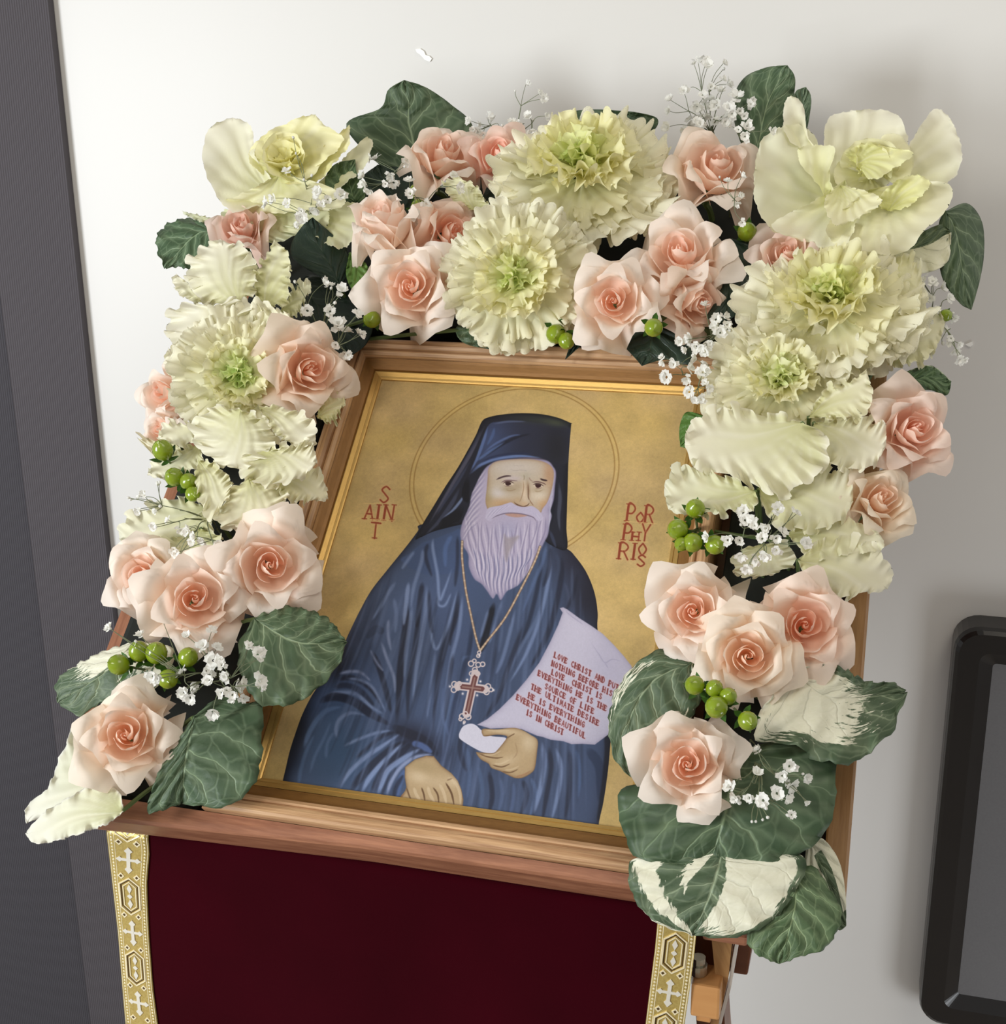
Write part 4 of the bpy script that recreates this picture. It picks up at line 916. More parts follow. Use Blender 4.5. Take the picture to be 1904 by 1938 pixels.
# ---- a leaf laid through its outline: base, tip, left and right margins in photograph pixels, heights over the icon's plane
def leaf_sheet(pts, itip, h, arch=0., cup=0., tilt=0., ruf=0., rk=7., nt=44, ns=13, lobes=0., lk=9, mid=None, nv=7, seed=0, var=None, vein=1.0, relief=.0012, edge_p=3., frill=0., fk=26, fan=False):
    rs=np.random.RandomState(seed); pts=np.array(pts,float); hB,hT=h
    left=spl(pts[:itip+1],nt); right=spl(np.vstack([pts[itip:],pts[:1]])[::-1],nt)
    M=spl(np.vstack([pts[:1]]+([np.array(mid,float)] if mid is not None else [])+[pts[itip:itip+1]]),nt) if mid is not None else .5*(left+right)*.55+.45*spl(np.vstack([pts[:1],pts[itip:itip+1]]),nt)
    t=np.linspace(0,1,nt)
    s=np.linspace(-1,1,2*ns+1); S=np.ones((nt,1))*s[None]; T=t[:,None]*np.ones_like(S)
    W=np.where((S<0)[...,None], M[:,None]+(left-M)[:,None]*(-S)[...,None], M[:,None]+(right-M)[:,None]*S[...,None])
    p=[rs.uniform(0,6.28) for _ in range(8)]; e=np.abs(S)
    e=np.maximum(e,np.clip((T-.8)/.2,0,1)**2)
    ph=T*2*math.pi*np.where(S<0,1,1.13)+np.where(S<0,0,2.)
    if lobes:
        c=W-M[nt//2]; c/=np.linalg.norm(c,axis=-1,keepdims=True)+1e-6
        W=W+c*(lobes*e**4*(np.sin(lk*ph+p[0])+.6*np.sin(lk*2.3*ph+p[1])+.5*np.sin(lk*4.1*ph+p[6])))[...,None]
    H=hB+(hT-hB)*T+arch*4*T*(1-T)+cup*S**2*np.sin(np.clip(T*1.15,0,1)*math.pi)**.5+tilt*S*np.sin(T*math.pi)
    H=H+ruf*e**edge_p*(np.sin(rk*ph+p[2])+.5*np.sin(rk*2.1*ph+p[3]))
    mr=np.exp(-(S/(.05*(1-.7*T)+.012))**2)
    q=T*nv-np.abs(S)*1.9*(1-.25*T)+np.where(S<0,0,.37); fr=np.abs(q-np.round(q))
    lat=np.exp(-(fr/(.085-.035*e))**2)*np.clip(1.15-.75*e,0,1)*(q>.2)
    q2=T*nv*2.3+np.abs(S)*2.2+np.sin(S*9+p[7])*.3; f2=np.abs(q2-np.round(q2)); l2=np.exp(-(f2/.09)**2)*.35
    vn=np.clip(np.maximum(np.maximum(mr,lat*.8),l2*.5*vein),0,1)*vein
    if fan:
        dB=W-pts[0]; md=pts[itip]-pts[0]; L=np.linalg.norm(md)
        an=np.arctan2(dB[...,0]*md[1]-dB[...,1]*md[0],dB[...,0]*md[0]+dB[...,1]*md[1]); rd=np.linalg.norm(dB,axis=-1)/L
        an=an+.10*np.sin(rd*5+p[0])
        fq=an/.30; ff=np.abs(fq-np.round(fq)); vn=np.clip(np.exp(-(ff/.13)**2)*np.clip(1.1-.8*rd,0,1)*np.clip(rd*4,0,1)*.8+np.exp(-(an/.05)**2)*np.clip(1.2-rd,0,1),0,1)*vein
        H=H+relief*np.cos(fq*6.283)*np.clip(rd*2,0,1)*.7-relief*vn
    else: H=H-relief*vn*.8+relief*.6*np.sin(q*6.28)
    v=ats(W,H)
    if frill:                                      # ruffled rim: waves out of, along and across the margin
        c3=v-v[:,ns:ns+1]; c3/=np.linalg.norm(c3,axis=-1,keepdims=True)+1e-9
        tg=np.gradient(v,axis=0); tg/=np.linalg.norm(tg,axis=-1,keepdims=True)+1e-9
        hw=np.linalg.norm(v-v[:,ns:ns+1],axis=-1)[:,[0,-1]].max(1); hw=np.convolve(np.pad(hw,4,mode='edge'),np.ones(9)/9,'valid')
        am=np.minimum(frill,.20*hw)[:,None,None]
        e5=(np.clip((e-.40)/.60,0,1)**2.2)[...,None]; jt=.9*np.sin(2.3*ph+p[1])+.5*np.sin(5.1*ph+p[2])
        g1=(fk*ph*.5+p[4]+jt)[...,None]; g2=(fk*ph*1.21+p[5]+jt*1.5)[...,None]
        l1=np.abs(np.sin(g1))**.6; l2=np.abs(np.sin(g2))**.6
        wl1=wl2=1.0
        v=v+e5*am*(AW*(.85*np.sin(g1)+.6*np.sin(g2))+c3*(.75*l1+.50*l2-.75)+tg*(-.55*np.sin(2*g1)*wl1-.40*np.sin(2*g2)*wl2))
    vr=np.zeros_like(T) if var is None else var(T,S)
    tt=np.maximum(e**6,np.clip(rd*.8+.1*e,0,.9)) if fan else e
    uv=np.stack([S*.5*np.sin(T*math.pi*.9+.2),T],-1)+rs.uniform(0,5)
    return v, grid_faces(nt,2*ns+1), {'t':tt,'vein':vn,'var':vr,'ls':S,'lt':T}, uv
def leaf(label, pts, itip, h, m='cabbage', color=(1,1,1), name='leaf', cat='leaf', parent=None, group=None, thick=.0006, foot=True, **k):
    v,f,a,uv=leaf_sheet(pts,itip,h,**k)
    org=np.array(parent.location) if parent else v[0,v.shape[1]//2]
    nm = name
    if parent is None and foot:                     # a short stalk runs from the blade's foot into the foam
        d=v[3,v.shape[1]//2]-v[0,v.shape[1]//2]
        b0=v[0,v.shape[1]//2]; ft=uvw(*clamp_uv(b0),.002)
    o=obj(nm,mesh(nm,v-org,f,a,uv),MT[m],parent,color=color)
    if parent is None: o.location=Vector(org)
    if thick:
        md=o.modifiers.new('thickness','SOLIDIFY'); md.thickness=thick; md.offset=0
    if parent is None:
        tag(o,label,cat,group)
        if foot:
            b=MB(); b.tube(spl([b0+d*.3,b0,.5*(b0+ft)+AW*.002,ft],7),.0018,n=5); b.build('stalk',MT['stem'],o)
    elif label: o['label']=label
    return o
# ---- baby's breath
def blossom_mesh(seed):
    rs=np.random.RandomState(seed); vs=[];fs=[]
    for i in range(9):
        a=i*2.4+rs.uniform(-.3,.3); el=rs.uniform(.05,1.1); r0,L,wd=.15,rs.uniform(.75,1.05),rs.uniform(.28,.40)
        d=np.array([math.cos(a)*math.cos(el),math.sin(a)*math.cos(el),math.sin(el)]); sd=np.array([-math.sin(a),math.cos(a),0]); up=np.cross(d,sd)
        b=len(vs); vs += [d*r0-sd*.08,d*r0+sd*.08,d*L*.6+sd*wd+up*.12,d*L+sd*wd*.7+up*.05,d*L*.92,d*L-sd*wd*.7+up*.05,d*L*.6-sd*wd+up*.12]
        fs += [(b,b+1,b+2,b+6),(b+6,b+2,b+4),(b+2,b+3,b+4),(b+6,b+4,b+5)]
    return mesh('blossom',vs,fs,smooth=False)
BLO=[blossom_mesh(i) for i in range(4)]
def bud_mesh():
    vs=[];n=6
    pr=[(0,-.6),(.3,-.4),(.42,0),(.3,.35),(0,.5)]
    for r,z in pr: vs += [(r*math.cos(6.283*k/n),r*math.sin(6.283*k/n),z) for k in range(n)]
    return mesh('blossom',vs,grid_faces(5,n,True))
BUD=bud_mesh()
def sprig(label, base, pts, h, size=7.0, hub=None, seed=0, stemcol='thin_stem', hb=.012, spread=.012):
    """base px, list of blossom px (x, y[, radius px]), heights about h"""
    rs=random.Random(seed); b0=at(base[0],base[1],hb); hx,hy=hub if hub else (base[0]*.5+sum(p[0] for p in pts)/len(pts)*.5, base[1]*.5+sum(p[1] for p in pts)/len(pts)*.5)
    H0=at(hx,hy,h*.75); r=root('babys_breath',b0,label,"baby's breath","baby's breath sprigs")
    mb=MB(); ft=uvw(*clamp_uv(b0),.003)
    mb.tube(spl([ft,b0,.5*(b0+H0)+CR*.003,H0],9),.0008,.0006,n=4)
    pts=list(pts)+[(p[0]+rs.uniform(-11,11),p[1]+rs.uniform(-11,11),6.5 if rs.random()<.7 else 4) for p in pts if rs.random()<.55 and len(pts)>6]
    nodes=[(p[0]*.55+hx*.45,p[1]*.55+hy*.45) for p in rs.sample(list(pts),max(1,len(pts)//4))]
    N3=[at(a_,b_,h*.92) for a_,b_ in nodes]
    for q in N3: mb.tube(spl([b0*.35+H0*.65,.5*(H0+q)+CU*rs.uniform(-.003,.003),q],6),.0006,.00045,n=4)
    for i,p in enumerate(pts):
        hh=h+rs.uniform(-spread,spread); q=at(p[0],p[1],hh); rad=1.75*(p[2] if len(p)>2 else size*rs.uniform(.8,1.2))*pxm(p[0],p[1],hh)
        st_=min(N3,key=lambda n_:np.linalg.norm(n_-q)); mid=.5*(st_+q)+CU*rs.uniform(-.002,.003)+CR*rs.uniform(-.003,.003)
        mb.tube(spl([st_,mid,q],7),.00042,.0003,n=3)
        z=q-mid; z=z/np.linalg.norm(z)+.9*(CAM-q)/np.linalg.norm(CAM-q)+np.array([rs.uniform(-.4,.4) for _ in range(3)])
        X_,Y_,Z_=basis_z(z,rs.uniform(0,6))
        bud=rad/pxm(p[0],p[1],hh)<8.8
        obj('blossom',BUD if bud else rs.choice(BLO),MT['blossom'],r,frame_mat(q-b0,X_,Y_,Z_,rad))
    mb.build('stem',MT[stemcol],r)
    return r
# ---- green berries
def berry_mesh():
    n=14; pr=[(0,-1.05),(.35,-1.0),(.7,-.78),(.94,-.35),(1.0,.1),(.9,.5),(.66,.84),(.36,1.06),(.10,1.2),(.05,1.34),(0,1.36)]
    vs=[(r*math.cos(6.28318*k/n),r*math.sin(6.28318*k/n),z) for r,z in pr for k in range(n)]
    return mesh('berry',vs,grid_faces(len(pr),n,True))
BER=berry_mesh()
def calyx_mesh():
    vs=[];fs=[]
    for i in range(5):
        a=6.28318*i/5; c,s=math.cos(a),math.sin(a); b=len(vs)
        for x,y,z in ((.1,0,-1.1),(.6,.34,-1.12),(.6,-.34,-1.12),(1.1,.28,-.86),(1.1,-.28,-.86),(1.55,0,-.55),(.85,0,-1.16)):
            vs.append((x*c-y*s,x*s+y*c,z))
        fs += [(b,b+2,b+6),(b,b+6,b+1),(b+1,b+6,b+3),(b+2,b+4,b+6),(b+6,b+4,b+5),(b+6,b+5,b+3)]
    return mesh('calyx',vs,fs)
CAL=calyx_mesh()
def berries(label, base, pts, h, hb=.015, seed=0):
    """pts: (x, y, radius px, ax, ay)"""
    rs=random.Random(seed); b0=at(base[0],base[1],hb); r=root('berry_sprig',b0,label,'berry sprig','green berry sprigs'); mb=MB(); ft=uvw(*clamp_uv(b0),.003)
    mb.tube(spl([ft,b0],3),.0014,n=5)
    for p in pts:
        x,y,R=p[:3]; ax,ay=p[3:5] if len(p)>4 else (rs.uniform(-.8,.8),rs.uniform(-.2,.9)); hh=p[5] if len(p)>5 else h
        z=axis_at(x,y,hh,ax,ay); s=R*pxm(x,y,hh); q=at(x,y,hh); X_,Y_,Z_=basis_z(z,rs.uniform(0,6))
        o=obj('berry',BER,MT['berry'],r,frame_mat(q-b0,X_,Y_,Z_,s)); c=obj('calyx',CAL,MT['calyx'],o)
        mb.tube(spl([b0,.5*(b0+q-z*s*2)-AW*.002,q-z*s*1.0],6),.0011,n=5)
    mb.build('stem',MT['stem'],r); return r
# ---- floral foam beds on the board
def foam(label,u0,u1,v0,v1,w1):
    b=MB(); b.box(uvw(u0,v0,-.0298),AU*(u1-u0),AV*(v1-v0),AW*(w1+.0298)); o=b.build('floral_foam',MT['foam'],bevel=.006); tag(o,label,'floral foam','floral foam beds')
foam('black floral foam bed under the flowers left of the icon',-.318,-.194,-.235,.258,.002)
foam('black floral foam bed under the flowers right of the icon',.194,.290,-.235,.258,.002)
foam('black floral foam bed under the flowers above the icon',-.318,.290,.2635,.445,.004)
# ------------------------------------------------------------------ placing: big green leaves
leaf('large upright dark green cabbage leaf standing behind the top roses',[(790,345),(740,330),(655,240),(720,205),(735,170),(765,152),(805,165),(850,195),(895,240),(870,300),(830,340)],5,(.03,.075),arch=-.012,cup=-.008,ruf=.002,nv=6,color=(.86,.9,.86))
leaf('upright green leaf behind the white sprigs beside the top right cabbage',[(1425,320),(1395,250),(1388,190),(1408,148),(1450,128),(1490,124),(1505,150),(1498,200),(1480,260),(1450,300)],5,(.02,.07),cup=-.01,ruf=.003,nv=5,color=(.95,1.0,.92))
leaf('narrow curled green leaf edged white behind the top right cabbage',[(1520,270),(1500,210),(1505,175),(1525,165),(1535,185),(1530,230)],3,(.03,.07),cup=.006,nv=4)
leaf('dull green cabbage leaf behind the top right cabbage, hanging down along its outer side',[(1790,400),(1830,385),(1858,420),(1862,480),(1852,540),(1838,586),(1815,572),(1785,530),(1775,470),(1778,420)],5,(.045,.04),cup=-.012,tilt=.006,nv=6,color=(.9,.95,.95))
leaf('green cabbage leaf sticking out left above the left column',[(412,440),(370,415),(330,418),(300,440),(297,470),(312,508),(345,505),(375,515),(400,490),(415,460)],5,(.05,.035),cup=-.006,ruf=.004,rk=4,nv=4,lobes=2,mid=[(370,445)],color=(.9,1,.92))
leaf('dark oval leaf pointing up between the left cabbage column and the pink bud',[(645,545),(600,520),(555,490),(552,460),(575,425),(592,412),(625,440),(655,470),(660,510)],5,(.045,.065),m='salal',cup=-.005,nv=5)
leaf('very dark leaf lying behind white sprigs at the inner corner of the frame',[(560,540),(590,520),(640,540),(690,575),(705,620),(690,655),(660,675),(620,665),(585,640),(565,590)],6,(.03,.035),m='salal',nv=5,color=(.5,.55,.55))
leaf('small green leaf right of the top left cabbage',[(672,385),(640,375),(615,345),(632,312),(672,302),(676,330),(692,352),(688,378)],4,(.05,.07),cup=.005,nv=4,color=(.85,.95,.8))
leaf('dark narrow leaf between the folded pink rose and the right cabbage',[(1385,452),(1348,470),(1345,520),(1358,560),(1338,600),(1365,612),(1400,590),(1415,540),(1428,500),(1420,465)],5,(.06,.055),m='salal',cup=-.004,nv=5)
leaf('dark pointed leaf hanging over the top rail of the frame',[(1230,612),(1180,625),(1165,640),(1190,665),(1215,692),(1260,680),(1305,690),(1312,655),(1280,625)],4,(.04,.032),m='salal',cup=-.003,nv=4)
leaf('small dark pointed leaf under the open rose on the top rail',[(1100,625),(1085,640),(1070,680),(1105,650),(1140,630)],2,(.04,.03),m='salal',nv=3)
leaf('small green leaf beside the single berry above the frame corner',[(722,605),(735,592),(748,625),(735,632)],2,(.045,.04),m='calyx',thick=.0004,foot=True,nv=3) if False else None
leaf('green leaf edged white above the outermost pink rose of the right column',[(1700,712),(1730,698),(1765,693),(1800,722),(1792,748),(1760,738),(1725,738)],3,(.05,.04),cup=-.004,nv=4,ruf=.003,var=lambda t,s:np.clip(.55-1.2*(s+1)+.0*t,0,1),color=(.85,1,.85))
leaf('small green leaf peeping out over the print left of the right cabbage column',[(1340,790),(1300,780),(1286,810),(1288,845),(1315,850),(1340,830)],3,(.045,.035),m='fresh',nv=4,color=(.7,.8,.7))
leaf('large pale veined cabbage leaf lying over the left edge of the print',[(480,1170),(520,1148),(565,1150),(620,1170),(655,1215),(640,1260),(605,1300),(560,1330),(500,1335),(465,1300),(450,1230)],4,(.06,.05),arch=.008,cup=-.006,ruf=.003,nv=6,lobes=2,lk=8,mid=[(560,1215)],color=(1.02,1.05,1.0))
leaf('large dark cabbage leaf hanging over the bottom left corner of the frame',[(368,1355),(420,1318),(470,1330),(496,1330),(496,1400),(488,1470),(445,1520),(395,1528),(345,1520),(285,1538),(282,1515),(310,1440)],8,(.07,.036),arch=.006,cup=-.008,ruf=.003,nv=6,lobes=2,mid=[(350,1440)],color=(.85,.92,.88))
leaf('half white half green cabbage leaf at bottom left',[(255,1215),(190,1235),(120,1275),(105,1300),(110,1330),(150,1355),(190,1330),(240,1330),(300,1300),(330,1230)],4,(.05,.03),arch=.008,cup=-.006,nv=5,lobes=2,mid=[(195,1275)],var=lambda t,s:np.clip(.95-1.5*t+.35*(s<-.1)+.1,0,1))
WH=dict(m='kale',fan=True,nt=70,ns=16,relief=.0012,ruf=.003,rk=4,frill=.0012,fk=12,thick=.0005)
leaf('crumpled white cabbage leaf under the lowest left rose',[(240,1430),(190,1395),(145,1368),(125,1410),(110,1440),(92,1490),(62,1513),(47,1540),(50,1558),(85,1545),(135,1530),(195,1505),(240,1480)],8,(.030,.010),arch=.008,seed=3,color=(.95,.975,1.09),**WH)
leaf('white cabbage leaf tip pointing out at the bottom left corner of the ledge',[(232,1535),(228,1502),(202,1486),(160,1493),(110,1522),(72,1548),(50,1578),(60,1593),(82,1596),(130,1584),(190,1564),(218,1550)],6,(.052,.030),arch=.010,seed=4,color=(.96,.98,1.08),**WH)
leaf('cabbage leaf with curled edge lying over the right edge of the print',[(1310,1255),(1250,1230),(1195,1265),(1160,1320),(1152,1380),(1165,1440),(1195,1470),(1205,1430),(1250,1400),(1300,1370),(1330,1310)],6,(.06,.035),arch=.008,cup=-.008,ruf=.003,nv=7,lobes=2,mid=[(1235,1290),(1190,1370)],var=lambda t,s:np.clip(.42*(np.abs(s)>.55)+.18*np.sin(9*t+3*s),0,.5))
leaf('cream and green cabbage leaf spreading right below the three roses',[(1500,1265),(1470,1300),(1440,1350),(1430,1400),(1500,1410),(1550,1440),(1610,1445),(1650,1420),(1690,1380),(1716,1310),(1690,1292),(1640,1290),(1580,1258)],9,(.065,.03),arch=.008,cup=.004,ruf=.005,rk=6,nv=7,lobes=3,lk=9,mid=[(1570,1320)],var=lambda t,s:np.clip(1.25-1.15*t-.25*(s>.2)*t-.35*(np.abs(s)>.75),0,1))
leaf('huge round dark cabbage leaf under the lowest right rose',[(1400,1420),(1330,1440),(1240,1480),(1180,1490),(1170,1530),(1185,1590),(1210,1625),(1280,1640),(1340,1645),(1430,1640),(1500,1622),(1550,1590),(1578,1540),(1582,1480),(1575,1430),(1500,1400)],8,(.055,.04),arch=.012,cup=-.012,ruf=.003,nv=8,lobes=1.5,mid=[(1375,1530)],color=(.72,.8,.74),seed=6)
leaf('white and green marbled cabbage leaf hanging lowest over the ledge',[(1370,1600),(1280,1615),(1200,1625),(1190,1660),(1200,1700),(1240,1745),(1310,1770),(1370,1775),(1420,1765),(1470,1735),(1510,1680),(1525,1625),(1450,1605)],6,(.045,.03),arch=.01,cup=-.006,ruf=.003,nv=6,lobes=1.5,mid=[(1345,1690)],var=lambda t,s:np.where(s>.14,.74-1.5*np.clip(t-.72,0,1)-.35*(s>.9),np.where(s>-.24,.06,.50+.30*np.sin(9*t-11*s+1.0))),seed=7)
leaf('bright green fan-shaped cabbage leaf hanging below the ledge at the right',[(1500,1640),(1480,1680),(1455,1720),(1415,1760),(1425,1800),(1475,1825),(1520,1808),(1560,1795),(1590,1750),(1590,1715),(1570,1680),(1540,1640)],5,(.035,.02),arch=.01,cup=-.006,nv=6,lobes=1.5,mid=[(1505,1710)],color=(1.05,1.12,.95),vein=1.2,seed=8)
leaf('white leaf with green streaks tucked behind the lowest right leaves',[(1530,1590),(1525,1640),(1560,1700),(1584,1758),(1601,1752),(1600,1690),(1588,1630),(1558,1588)],4,(.025,.012),nv=4,var=lambda t,s:np.clip(.75-.6*(np.abs(s-.1)<.3)*(t>.2)-.5*(t>.85),0,1),seed=9)
leaf('dark leaf standing behind the large top cabbage head',[(1150,260),(1085,235),(1075,215),(1120,207),(1200,212),(1245,225),(1225,255)],4,(.03,.06),nv=4,color=(.55,.62,.55))
leaf('variegated leaf under the top right cabbage',[(1620,470),(1640,500),(1720,520),(1790,500),(1800,440),(1780,425),(1720,450),(1660,465)],4,(.04,.045),nv=5,var=lambda t,s:np.clip(.8*(s<-.0)+.15,0,1),ruf=.003,seed=11)
leaf('lime green leaf beside the pink roses at the inner top left',[(662,478),(655,520),(672,555),(700,560),(705,530),(690,495)],3,(.05,.055),m='fresh',nv=4,ruf=.003)
leaf('small green leaves edging the lower cream cabbage on the top rail',[(920,620),(880,610),(862,625),(880,650),(935,662),(945,640)],4,(.045,.035),m='cabbage',nv=4,ruf=.004)
leaf('dark leaf low beside the foot of the tall upright leaf',[(765,425),(705,395),(680,345),(715,312),(775,325),(805,380)],3,(.028,.04),m='salal',nv=4)
leaf('dark leaf in the gap between two pink roses and the largest cabbage',[(905,410),(868,350),(878,285),(925,262),(965,300),(955,375)],3,(.022,.03),m='salal',nv=4,color=(.8,.85,.8))
# ------------------------------------------------------------------ cabbages
k1=kale('smooth cream cabbage head with yellow heart at the top left',545,315,.075,105,-.25,.75,n=17,seed=1,frilly=False,spin=.6,heart=(1.02,1.0,.52),mid=(1.03,1.02,.70),kmax=.72)
k2=kale('largest frilled cabbage head with green heart, top of the arrangement',1100,312,.085,158,-.05,1.0,n=28,seed=2,mid=(1.01,1.0,.70),heart=(.80,.96,.44),spin=.3,flat=.25,skirt=(9,1.12))
k3=kale('frilled cream cabbage head hanging over the top rail of the frame',978,525,.085,132,-.1,.12,n=23,seed=3,mid=(1.01,1.0,.76),heart=(.80,.96,.48),spin=1.1,flat=.1,skirt=(9,1.10))
k4=kale('smooth wide-open cream cabbage head at the top right corner',1650,320,.075,110,0.05,.45,n=14,seed=4,frilly=False,spin=.2,heart=(1.0,1.02,.66),kmax=.70)
k5=kale('frilled yellow-green cabbage head at the top of the right column',1575,562,.085,156,0.,.95,n=28,seed=5,mid=(1.01,1.0,.70),heart=(.82,.96,.46),spin=2.2,flat=.15,skirt=(9,1.12))
k6=kale('frilled cabbage head with gray-green heart below the right corner head',1480,715,.07,120,-.05,.45,n=28,seed=6,spin=.9,skirt=(9,1.2))
k7=kale('frilled cabbage head with lime heart in the middle of the left column',455,710,.075,120,-.1,.2,n=30,seed=7,spin=1.7,heart=(.76,1.0,.44),skirt=(8,1.12))
def kl(parent,pts,itip,h,**k):
    a=dict(ruf=.006,rk=5,frill=.0050,fk=8,fan=True,lobes=0,lk=7,nt=130,ns=17,nv=5,relief=.0008,vein=.9,thick=0,m='kale'); a.update(k)
    return leaf(None,pts,itip,h,parent=parent,**a)
# K1 smooth petals
S1=dict(ruf=.003,rk=3,frill=.0008,fk=9,lobes=1.0,nt=60,ns=14,relief=.0016,cup=.006,nv=8)
kl(k1,[(520,375),(440,400),(395,340),(383,285),(400,240),(440,222),(475,240),(485,300),(515,340)],5,(.06,.085),**S1)
kl(k1,[(520,350),(470,300),(500,255),(560,225),(597,216),(612,235),(650,262),(620,300),(570,330)],4,(.06,.10),**S1,color=(1.02,1.01,.78))
kl(k1,[(560,350),(600,290),(640,255),(662,235),(660,275),(640,300),(600,345)],3,(.06,.09),**S1,color=(1.02,1.0,.74))
kl(k1,[(590,360),(640,310),(690,262),(707,270),(690,315),(650,350),(620,372)],3,(.055,.07),**S1,color=(.98,.98,.9))
kl(k1,[(530,330),(450,370),(420,385),(470,410),(560,400),(640,395),(650,370),(600,345)],3,(.085,.055),**S1,color=(.97,.97,.84))
kl(k1,[(520,370),(440,395),(450,430),(520,440),(600,440),(620,400)],3,(.06,.045),**S1,color=(.92,.95,.8))
kl(k1,[(585,420),(625,385),(690,390),(680,430),(650,470),(600,450)],3,(.05,.06),**S1,color=(.95,.97,.84))
# K4 smooth petals
S4=dict(ruf=.004,rk=2.5,frill=.0006,fk=9,lobes=1.0,nt=60,ns=14,relief=.0015,cup=.008,nv=8)
kl(k4,[(1600,390),(1540,420),(1470,440),(1430,385),(1428,320),(1445,260),(1500,235),(1540,255),(1560,310)],4,(.055,.09),**S4,color=(.98,1.0,.93))
kl(k4,[(1620,380),(1560,340),(1560,260),(1570,222),(1620,208),(1690,212),(1715,250),(1715,300),(1680,350)],4,(.055,.085),**S4)
kl(k4,[(1680,390),(1700,320),(1735,250),(1770,206),(1800,225),(1820,280),(1815,320),(1790,350),(1740,380)],4,(.06,.085),**S4)
kl(k4,[(1640,360),(1570,420),(1570,450),(1600,480),(1680,482),(1720,472),(1755,430),(1790,400),(1800,350),(1730,345)],3,(.09,.075),**S4,color=(.99,.99,.90))
kl(k4,[(1600,340),(1540,380),(1460,425),(1500,450),(1560,470),(1590,475),(1620,420)],4,(.08,.075),**S4,color=(.97,.98,.92))
kl(k4,[(1570,345),(1555,310),(1490,260),(1484,200),(1497,180),(1520,200),(1530,260),(1560,300)],4,(.06,.09),**S4)
kl(k4,[(1570,420),(1555,360),(1515,310),(1510,280),(1540,275),(1580,280),(1570,330),(1585,390)],3,(.07,.095),**S4,color=(.98,1.0,.82))
kl(k4,[(1590,350),(1560,380),(1580,425),(1620,415),(1668,385),(1650,365)],3,(.085,.10),**S4,color=(1,1,.86))
kl(k4,[(1620,310),(1600,290),(1640,272),(1690,280),(1730,290),(1690,320),(1650,340)],3,(.09,.10),**S4,color=(1.0,1.02,.74))
kl(k4,[(1680,400),(1660,380),(1700,340),(1740,330),(1760,350),(1720,390)],3,(.085,.1),**S4,color=(1.0,1.02,.72))
# K7 column leaves
kl(k7,[(452,580),(400,575),(360,540),(358,500),(385,462),(420,455),(460,470),(487,510),(480,550)],5,(.085,.10),mid=[(428,500)],cup=-.006)
kl(k7,[(500,585),(480,540),(500,490),(520,455),(545,480),(548,530),(545,570)],3,(.07,.09),color=(.96,.97,.84))
kl(k7,[(400,580),(345,560),(325,530),(335,520),(375,545),(420,560)],3,(.07,.075))
kl(k7,[(440,665),(390,665),(330,650),(318,610),(345,575),(400,580),(460,570),(478,600),(470,640)],5,(.08,.10),cup=-.006)
kl(k7,[(480,640),(480,600),(510,580),(548,595),(545,625),(520,650)],3,(.08,.095))
kl(k7,[(530,590),(545,560),(580,528),(590,545),(575,575),(560,600)],3,(.06,.07),color=(.95,.96,.9))
kl(k7,[(410,760),(350,740),(310,690),(320,660),(360,680),(410,700)],3,(.07,.075))
kl(k7,[(420,770),(370,800),(310,800),(300,830),(350,845),(400,800)],3,(.07,.07))
kl(k7,[(455,775),(390,775),(365,800),(370,840),(410,875),(450,888),(500,870),(520,830),(500,795)],5,(.10,.085),cup=-.008,mid=[(450,830)])
kl(k7,[(490,770),(530,770),(585,790),(600,830),(570,850),(520,820)],4,(.09,.085))
kl(k7,[(500,850),(460,870),(455,895),(500,920),(560,910),(598,880),(590,840),(545,845)],5,(.085,.085))
kl(k7,[(380,840),(340,850),(290,870),(280,900),(330,905),(380,880)],3,(.06,.05))
kl(k7,[(375,870),(370,920),(390,975),(400,985),(425,950),(440,920),(410,880)],4,(.08,.08),color=(.97,.97,.9))
kl(k7,[(470,905),(425,940),(410,980),(430,1000),(480,990),(510,1005),(530,975),(545,940),(520,910)],5,(.085,.065),cup=-.006)
kl(k7,[(520,900),(560,880),(605,890),(622,945),(580,950),(540,945)],3,(.08,.05))
kl(k7,[(600,790),(610,745),(640,740),(655,760),(630,800)],3,(.05,.045),color=(.9,.93,.8))
# loose cream leaves of the columns
def loose(label,pts,itip,h,**k):
    a=dict(ruf=.005,rk=5,frill=.0050,fk=8,fan=True,lobes=0,lk=7,nt=130,ns=17,nv=5,relief=.0008,vein=.9,thick=0,m='kale',group='loose cream cabbage leaves'); a.update(k)
    return leaf(label,pts,itip,h,**a)
loose('frilled white leaf with dark rim at the left under the wispy stems',[(395,960),(330,940),(280,960),(235,985),(222,1010),(240,1040),(290,1050),(350,1030),(400,1000)],5,(.06,.045),color=(.97,.98,.95),cup=-.005)
loose('pale frilled leaf behind the upper rose of the left trio',[(380,1000),(320,1020),(300,1055),(330,1075),(390,1060),(420,1020)],3,(.055,.055),color=(.92,.94,.84))
loose('broad frilled leaf reaching toward the print from the right column',[(1520,800),(1430,778),(1370,772),(1308,798),(1296,845),(1325,890),(1395,905),(1460,935),(1525,918),(1565,870),(1555,820)],4,(.09,.085),cup=-.008,mid=[(1400,830)])
loose('frilled leaf facing down beside the upper rose of the right edge',[(1540,800),(1530,840),(1570,880),(1640,890),(1675,850),(1672,810),(1620,790)],4,(.075,.07))
loose('frilled leaf ruffled upward right of the gray-green heart',[(1530,790),(1560,740),(1610,720),(1640,700),(1650,750),(1625,790)],3,(.075,.085),color=(.98,.98,.9))
loose('dark rimmed white leaf cupped above the right berry sprig',[(1430,930),(1370,900),(1310,880),(1265,900),(1258,930),(1265,965),(1310,975),(1370,970),(1430,960)],5,(.075,.075),cup=.006,color=(.97,.99,.95))
